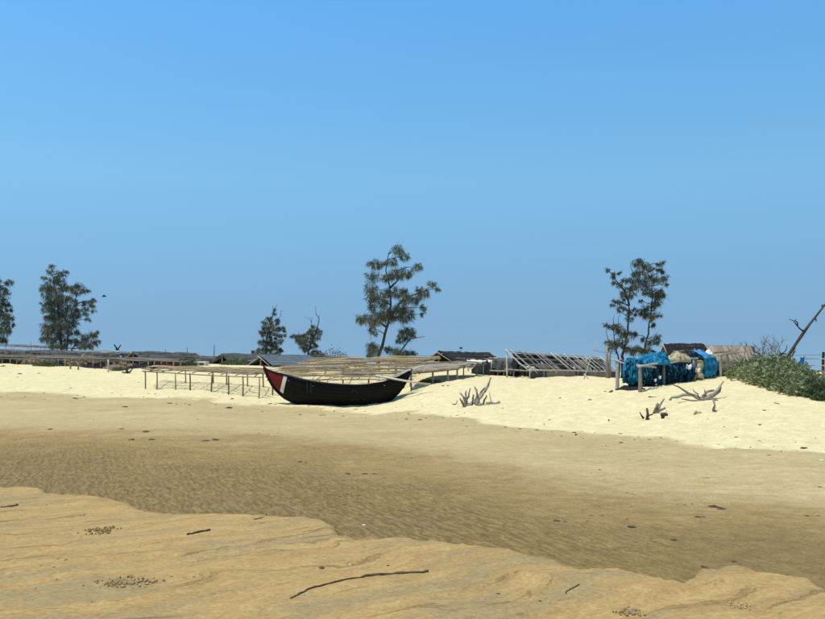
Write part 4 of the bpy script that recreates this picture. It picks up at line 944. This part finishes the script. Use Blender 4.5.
branchy('driftwood_stump', 'pair of thin dark stakes left of the small driftwood', 647, 416.6, 28.4, [zd(q) for q in (([(140,265),(146,165)],.05,.035), ([(110,258),(85,195)],.035,.012), ([(140,225),(185,215)],.03,.02))], 'bark')
branchy('driftwood_root', 'small grey driftwood root between the stakes and the large root', 656, 412.8, 29.2, [zd(q) for q in (([(190,235),(240,180),(285,110)],.055,.02), ([(200,215),(215,170),(235,150)],.04,.03), ([(220,225),(260,200),(285,185)],.045,.03), ([(205,220),(250,165),(262,140)],.045,.03))])
branchy('driftwood_chunk', 'small dark forked lump of wood below the small grey root', 663, 417.5, 28.1, [zd(q) for q in (([(260,245),(280,232),(300,240)],.06,.05), ([(270,265),(278,245)],.05,.05))], 'scrap')
branchy('driftwood_chunk', 'short brown log lying below the net rack posts', 652, 396.4, 33.5, [zd(q) for q in (([(150,90),(190,97),(222,97)],.055,.045),)], 'scrap', dyr=.03)
branchy('driftwood_chunk', 'short brown lump of wood below the large root', 698, 418.3, 27.8, [zd(q) for q in (([(532,270),(560,275),(586,270)],.07,.06),)], 'drift', dyr=.03)
branchy('driftwood_chunk', 'short brown bark pieces left of the net rack foot', 609, 390.5, 37, [([(604,390),(608,391.5),(613,389)],.05,.03)], 'scrap', dyr=.1)
branchy('dry_plant', 'small dark forked plant on the sand left of the bamboo rack', 128, 374, 62, [([(128,374),(126.5,370),(126,367.5)],.09,.04), ([(128,374),(131,371.5),(133.5,369)],.08,.03), ([(127,373),(124,373.2),(122,372.4)],.07,.03)], 'bark', cat='plant', group='plants')

# masts, stakes, flag and leaning pole
for px, pt, D, r_, lab in ((165,349,86,.05,'thin mast right of the small crest shelter'),(187,346.5,86,.05,'thin mast above the round crest bush'),(214,344.5,78,.06,'thin mast beside the grey gabled shelter'),(199,353,84,.035,'shortest thin mast between two taller ones'),(31,342,94,.045,'thin mast over the pole frame at far left')):
    p = on(px, D); o = pole('mast', (p[0], p[1], p[2]-.3), W(px+rnd(-.3,.3), pt, D), r_, r_*.6, 'twig', None, .004, 4); tag(o, lab, 'mast', 'thin masts')
for px, pt, D, lab in ((108.3,359.5,64.5,'lone pale stake on the sand below the far left rack'),(70.5,364,66.5,'short stake below the casuarina at the far left'),(78.3,362,66,'second short stake below the far left rack')):
    p = on(px, D); o = pole('stake', (p[0], p[1], p[2]-.25), W(px, pt, D), .07, .06, 'pale' if px > 100 else 'post', None, .004, 3, 8); tag(o, lab, 'stake', 'stakes on the sand')
lp = thing('leaning_pole', 'thin pole leaning right over the bare rafters, wire tied to it', 'pole', on(583.5, 53.0)); p = on(583, 53.2)
pole('pole', (p[0], p[1], p[2]-.2), W(596.5,339.5,54), .035, .02, 'grey', lp, .006, 5); pole('brace', (on(590,52.8)[0], 52.8, on(590,52.8)[2]-.1), W(584,374,53.4), .05, .04, 'pale', lp)
pole('wire', W(593,349.8,53.9), W(604,352.2,56), .014, .014, 'twig', lp, .004); pole('wire', W(604,352.2,56), W(624,355.5,60), .014, .014, 'twig', lp, .004)
gp = thing('grey_stump_post', 'thick broken grey post at the left foot of the twin-stemmed casuarina', 'post', on(608, 58.5)); p = on(607.5, 58.5)
MB().tube([(p[0],p[1],p[2]-.2), W(607,358,58.5), W(606.6,344.5,58.5)], [.12,.10,.06], 8).build('post', 'drift', gp); MB().tube([W(609,364,58.4)*[1,1,0]+[0,0,g(*W(609,364,58.4)[:2])-.2], W(610.5,349,58.4)], [.09,.05], 8).build('post', 'drift', gp); MB().tube([W(605,345,58.5), W(607,343.5,58.5), W(609.5,344.2,58.5)], [.05,.06,.04], 6).build('post_cap', 'drift', gp)
fp = thing('flag', 'tiny dark flag on a thin stick over the black shelter', 'flag', on(460.5, 76)); p = on(460.5, 76)
pole('stick', (p[0],p[1],p[2]-.2), W(460.6,347.5,76), .035, .025, 'twig', fp, .003); MB().grid(np.array([[W(459.6+i*.9, 347.2+j*.8, 75.9)+[0,.05*math.sin(i*2.),0] for j in range(3)] for i in range(4)])).build('flag_cloth', 'crow', fp)
MB().grid(np.array([[W(459.8+i*.6, 351.6+j*.9, 75.9)+[0,.05*math.sin(i*2.),0] for j in range(3)] for i in range(3)])).build('flag_cloth', 'crow', fp)
# white block house and its openings on the crest
wb = thing('white_kiosk', 'small white block box on the crest behind the left rack', 'kiosk', on(200, 68)); p = on(199.5, 68); z1 = zt_(362.8, 68)
for (a, b) in ((192.8,194.8),(198.2,200.6),(205.4,207)):
    MB().box(((( a+b)/2-CX)/F*68, 68, (p[2]+z1)/2-.1), ((b-a)/F*68,0,0), (0,1.0,0), (0,0,z1-p[2]+.2)).build('wall', 'sheet', wb, False)
MB().box(((199.9-CX)/F*68, 68, z1+.06), (15/F*68,0,0), (0,1.1,0), (0,0,.12)).build('roof', 'sheet', wb, False); MB().box(((199.9-CX)/F*68, 68.2, p[2]), (13.6/F*68,0,0), (0,.5,0), (0,0,.34)).build('wall', 'sheet', wb, False)
# red edged low boat shape on the crest
o = MB().box(W(166,364.2,66.2), (.9,0,-.02), (0,.25,0), (0,0,.09)).build('red_plank', 'red', None, False); tag(o, 'short dark red plank on the crest rack below the first thin mast', 'plank')
# pale plastic sheet on the raised rack
G_ = np.array([[topC(.33+.17*i/11, .05+.5*j/5)+[0,0,.16+.03*math.sin(i*1.1+j)] for j in range(6)] for i in range(12)])
o = MB().grid(G_).build('plastic_sheet', 'bluegrey'); md = o.modifiers.new('t', 'SOLIDIFY'); md.thickness = .02; tag(o, 'pale blue-grey sheet lying on the raised rack behind the boat', 'sheet')

# birds
def bird(label, p, s, wing, rz):
    t = thing('crow', label, 'bird', p, 'crows'); c, si = math.cos(rz), math.sin(rz)
    R_ = lambda q: np.array((q[0]*c-q[1]*si, q[0]*si+q[1]*c, q[2]))*s+np.asarray(p)
    MB().tube([R_((x, 0, z)) for x, z in ((-.24,.0),(-.12,.01),(0,.02),(.12,.03),(.18,.06),(.25,.05),(.31,.045))], [v*s for v in (.03,.05,.075,.065,.045,.03,.005)], 8).build('body', 'crow', t)
    for sg in (-1, 1): 
        o = MB().grid(np.array([[R_((xx+.0, sg*w_*.45, .04+w_*wing)) for xx in (-.10*(1-.3*w_), .0, .12*(1-.5*w_))] for w_ in np.linspace(.1, 1, 6)])).build('wing', 'crow', t); md = o.modifiers.new('t', 'SOLIDIFY'); md.thickness = .012*s
    o = MB().grid(np.array([[R_((-.22-.14*i, (j-1)*(.04+.04*i), 0)) for j in range(3)] for i in range(2)])).build('tail', 'crow', t)
bird('crow flying just over the left crest rack', W(117.5,349.8,70), .85, .45, 2.7)
bird('crow flying beside the top right of the broad left casuarina', W(104,296.5,80), .8, .12, .3)

# small crow perched on the rack end
bird('crow perched on the left end of the bamboo rack', W(153.4,368.0,52.6)+[0,0,-.02], .9, .02, .6)

# ------------------------------------------------------------------ small things on the sand
def lump(name, label, px, py, wpx, m, group, cat='scrap', flat=.35, seed=0):
    p = spot(px, py); r = wpx/2/F*p[1]; k = 9; vs = []
    for i in range(4):
        for j in range(k):
            a = 2*math.pi*j/k; e = (1+.45*rnd(-1, 1))*(1-(i/3.2)**2); X = p[0]+math.cos(a)*r*e; Y = p[1]+math.sin(a)*r*e*1.3
            vs.append((X, Y, g(X, Y)-min(.012, r*flat*.2)+r*flat*(i/3)*rnd(.7, 1.2)))
    f = [(i*k+j, i*k+(j+1)%k, (i+1)*k+(j+1)%k, (i+1)*k+j) for i in range(3) for j in range(k)]+[tuple(3*k+j for j in range(k))]
    o = MB().add(vs, f).build(name, m); tag(o, label, cat, group); return o
for px, py, w_ in ((674,540,7),(652,538.5,4),(734,562,5),(631,527,9),(697,517,6),(703,517,5),(714,507,12),(722,509,9),(685,505,4),(678,505,3),(692,504,3),(591,516,5),(602,516,5),(627,493,3),(632,494,3),(704,567,7),(807,516,5),(818,516,4),(556,521,7),(565,522,4),(344,505,4),(300,462,6),(306,463,4),(348,474,7),(365,474,6),(374,474,5),(146,432,8),(132,440,7),(152,440,8),(215,440,8),(206,441,7),(122,429,5),(50,429.5,6),(340,497,4),(358,496,5),(600,470,4),(820,487,4)):
    lump('wrack_scrap', 'small dark scrap of beach wrack lying on the damp brown sand', px, py, w_, 'scrap', 'wrack scraps on the damp sand', flat=.4)
for px, py, w_ in ((75,398.5,5),(77,399,3),(84,397,3),(170,403.5,5),(185,404,3),(189,405,4),(232,399,5),(229,408,7),(270,404,5),(125,407,6),(20,374,5),(39,373.5,3),(95,368.8,2.6),(66,365.8,2),(3,366.5,5),(520,429,4),(537,430,5),(621,443,5),(778,404,4),(775,403,3),(443,386,3),(448,386,3),(560,398,3),(590,400,4),(300,415,4),(420,420,5),(760,425,4)):
    lump('litter_scrap', 'small dark scrap of litter lying on the pale dry sand', px, py, w_, 'scrap', 'litter scraps on the dry sand', flat=.42)
lump('wood_block', 'short dark bar of wood at the sand edge by the right frame', 804, 448.3, 7.5, 'scrap', None, 'wood', .25)
lump('plastic_scrap', 'white scrap on the damp sand by the right frame edge', 821, 460, 4, 'plastic', None, 'litter', .4)
lump('plastic_scrap', 'white scrap on the wet rippled sand in the middle', 364, 525, 4, 'plastic', None, 'litter', .4)
lump('bark_scrap', 'reddish brown bark scrap on sand below the boat', 323, 415.2, 8, 'drift', None, 'bark', .2)
lump('bark_scrap', 'brown bark scrap on the damp sand near the right', 706, 478, 7, 'drift', None, 'bark', .2)
for px, py, w_ in ((35,589,3.4),(55.5,580,6),(63,554.5,3.4),(58,559,3),(66,560,4),(53,558.5,2.6),(41,565.5,3.4),(54,567,2.6),(81,515,6),(171,576.5,4),(92,602,3),(152,583.5,3),(322,568,6),(194,577,2.5),(498,594,4),(540,601,3),(388,566,3)):
    lump('pebble', 'small brown pebble lying on the near tan sand bank', px, py, w_, 'pebble' if px % 2 else 'scrap', 'pebbles on the near bank', 'pebble', .55)
# crumbs of twig, shell and wrack too small and many to count
def crumbs(label, pts_px, m, smin, smax, seed, name='beach_crumbs'):
    rng = np.random.default_rng(seed); mb = MB()
    for px, py in pts_px:
        p = spot(px, py); s_ = rng.uniform(smin, smax)*min(1, p[1]/38); a = rng.uniform(0, math.pi); el = rng.uniform(.5, 3.0)
        ux = np.array((math.cos(a), math.sin(a), rng.normal(0, .12)))*s_*el; uy = np.array((-math.sin(a), math.cos(a), 0))*s_*rng.uniform(.4, .9); uz = np.array((0, 0, s_*rng.uniform(.3, .8)))
        c = np.array((p[0], p[1], g(p[0], p[1])+uz[2]*.25)); v = [c+ux*rng.uniform(.4,.6)*i+uy*rng.uniform(.3,.6)*j+uz*k*rng.uniform(.3,.6) for i in (-1,1) for j in (-1,1) for k in (-1,1)]
        mb.add(v, [(0,1,3,2),(4,6,7,5),(0,4,5,1),(2,3,7,6),(0,2,6,4),(1,5,7,3)])
    o = mb.build(name, m); o['kind'] = 'stuff'; tag(o, label, 'debris')
_r = np.random.default_rng(3); toe = np.array(toe_px)
pts = []
for _ in range(95):
    px = _r.uniform(0, 825); pts.append((px, np.interp(px, toe[:,0], toe[:,1])+_r.normal(1.5, 3.0)))
for _ in range(45):
    px = _r.uniform(0, 825); t0 = np.interp(px, toe[:,0], toe[:,1]); pts.append((px, t0-_r.random()*np.interp(px, [0, 400, 825], [22, 22, 42])))
crumbs('dark crumbs of twig and wrack scattered along the edge of the dry sand', pts, M['scrap'], .02, .07, 4)
pts = []
for _ in range(34):
    cx_, cy_ = _r.uniform(0, 825), 0; t0 = np.interp(cx_, toe[:,0], toe[:,1]); b0_ = np.interp(cx_, [p[0] for p in bank_px], [p[1] for p in bank_px]); cy_ = t0+8+(b0_-t0-10)*_r.random()**.8
    for _ in range(int(_r.integers(1, 9))): pts.append((cx_+_r.normal(0, 7), cy_+_r.normal(0, 1.6)))
crumbs('small dark crumbs in loose clusters on the damp brown sand', pts, M['scrap'], .012, .04, 5)
pts = [(_r.uniform(0, 825), _r.uniform(0, 1)) for _ in range(170)]; pts = [(a, np.interp(a, [p[0] for p in bank_px], [p[1] for p in bank_px])+4+(618-np.interp(a, [p[0] for p in bank_px], [p[1] for p in bank_px]))*b) for a, b in pts]
crumbs('tiny brown crumbs sprinkled over the near tan bank', pts[:120], M['pebble'], .005, .014, 6); crumbs('tiny pale shell bits sprinkled over the near tan bank', pts[120:], M['plastic'], .004, .009, 7)
def twig(label, line, r0, r1, m='scrap', name='twig'):
    P_ = []
    for i, (u, v) in enumerate(line): q = spot(u, v); q[2] += r0*.5; P_.append(q)
    fine = []
    for a, b in zip(P_[:-1], P_[1:]):
        for s in (0, .33, .66): q = a+(b-a)*s+RNG.normal(0, .006, 3); q[2] = g(q[0], q[1])+r0*.35; fine.append(q)
    fine.append(P_[-1]); k = len(fine)
    o = MB().tube(fine, [max(.002, (r0+(r1-r0)*i/(k-1))*rnd(.7, 1.25)) for i in range(k)], 6).build(name, m); tag(o, label, 'twig'); return o
twig('long dark curved strand imitating the shadow of a small scarp on the near sand bank', [(290,599),(300,594),(314,588),(330,583.5),(348,579.5),(366,576.5),(385,575),(403,574),(420,573),(428,572)], .007, .017, name='scarp_shadow_strand')  # dark strand drawn in for the shadow line of a small sand scarp
twig('short dark stick on the near bank left of the long strand', [(186,535.5),(192,534),(199,532.5),(210,530.5)], .013, .016)
twig('short dark twig at the left frame edge on the near bank', [(2,507.5),(9,507),(17,505.5)], .014, .02)
twig('thin dark twig on the near bank right of middle', [(566,594),(571,589.5),(575,587.5),(579,585)], .007, .006)
twig('thin twig at the bank edge above the short stick', [(255,519.5),(262,518),(267,514.5)], .008, .005)
# crab pellet patches: nobody could count them
def pellets(label, px, py, wpx, hpx, n, r):
    rng = np.random.default_rng(px); mb = MB(); ico = [(0,0,1),(.89,0,.45),(.28,.85,.45),(-.72,.53,.45),(-.72,-.53,.45),(.28,-.85,.45),(.72,.53,-.45),(-.28,.85,-.45),(-.89,0,-.45),(-.28,-.85,-.45),(.72,-.53,-.45),(0,0,-1)]
    ff = [(0,1,2),(0,2,3),(0,3,4),(0,4,5),(0,5,1),(1,6,2),(2,7,3),(3,8,4),(4,9,5),(5,10,1),(2,6,7),(3,7,8),(4,8,9),(5,9,10),(1,10,6),(11,7,6),(11,8,7),(11,9,8),(11,10,9),(11,6,10)]
    c = spot(px, py); sx_ = wpx/F*c[1]/2; sy_ = abs(spot(px, py-hpx/2)[1]-spot(px, py+hpx/2)[1])/2
    X = c[0]+rng.normal(0, .5, n)*sx_; Y = c[1]+rng.normal(0, .5, n)*sy_; Z = g_arr(X, Y)
    for x, y, z in zip(X, Y, Z): s = r*rng.uniform(.5, 1.6); mb.add(np.array(ico)*s*rng.uniform(.7, 1.2, 3)+[x, y, z+s*.45], ff)
    o = mb.build('sand_pellets', 'pebble'); o['kind'] = 'stuff'; tag(o, label, 'sand pellets')
pellets('patch of small brown sand pellets on the near left bank', 127, 583, 46, 9, 210, .011)
pellets('smaller loose patch of sand pellets on the left bank above the first', 102, 530, 26, 8, 80, .011)
pellets('dark patch of sand pellets at the bottom right', 630, 613, 22, 7, 70, .010)
pellets('loose patch of sand pellets near the bottom right corner', 738, 606, 20, 8, 60, .008)
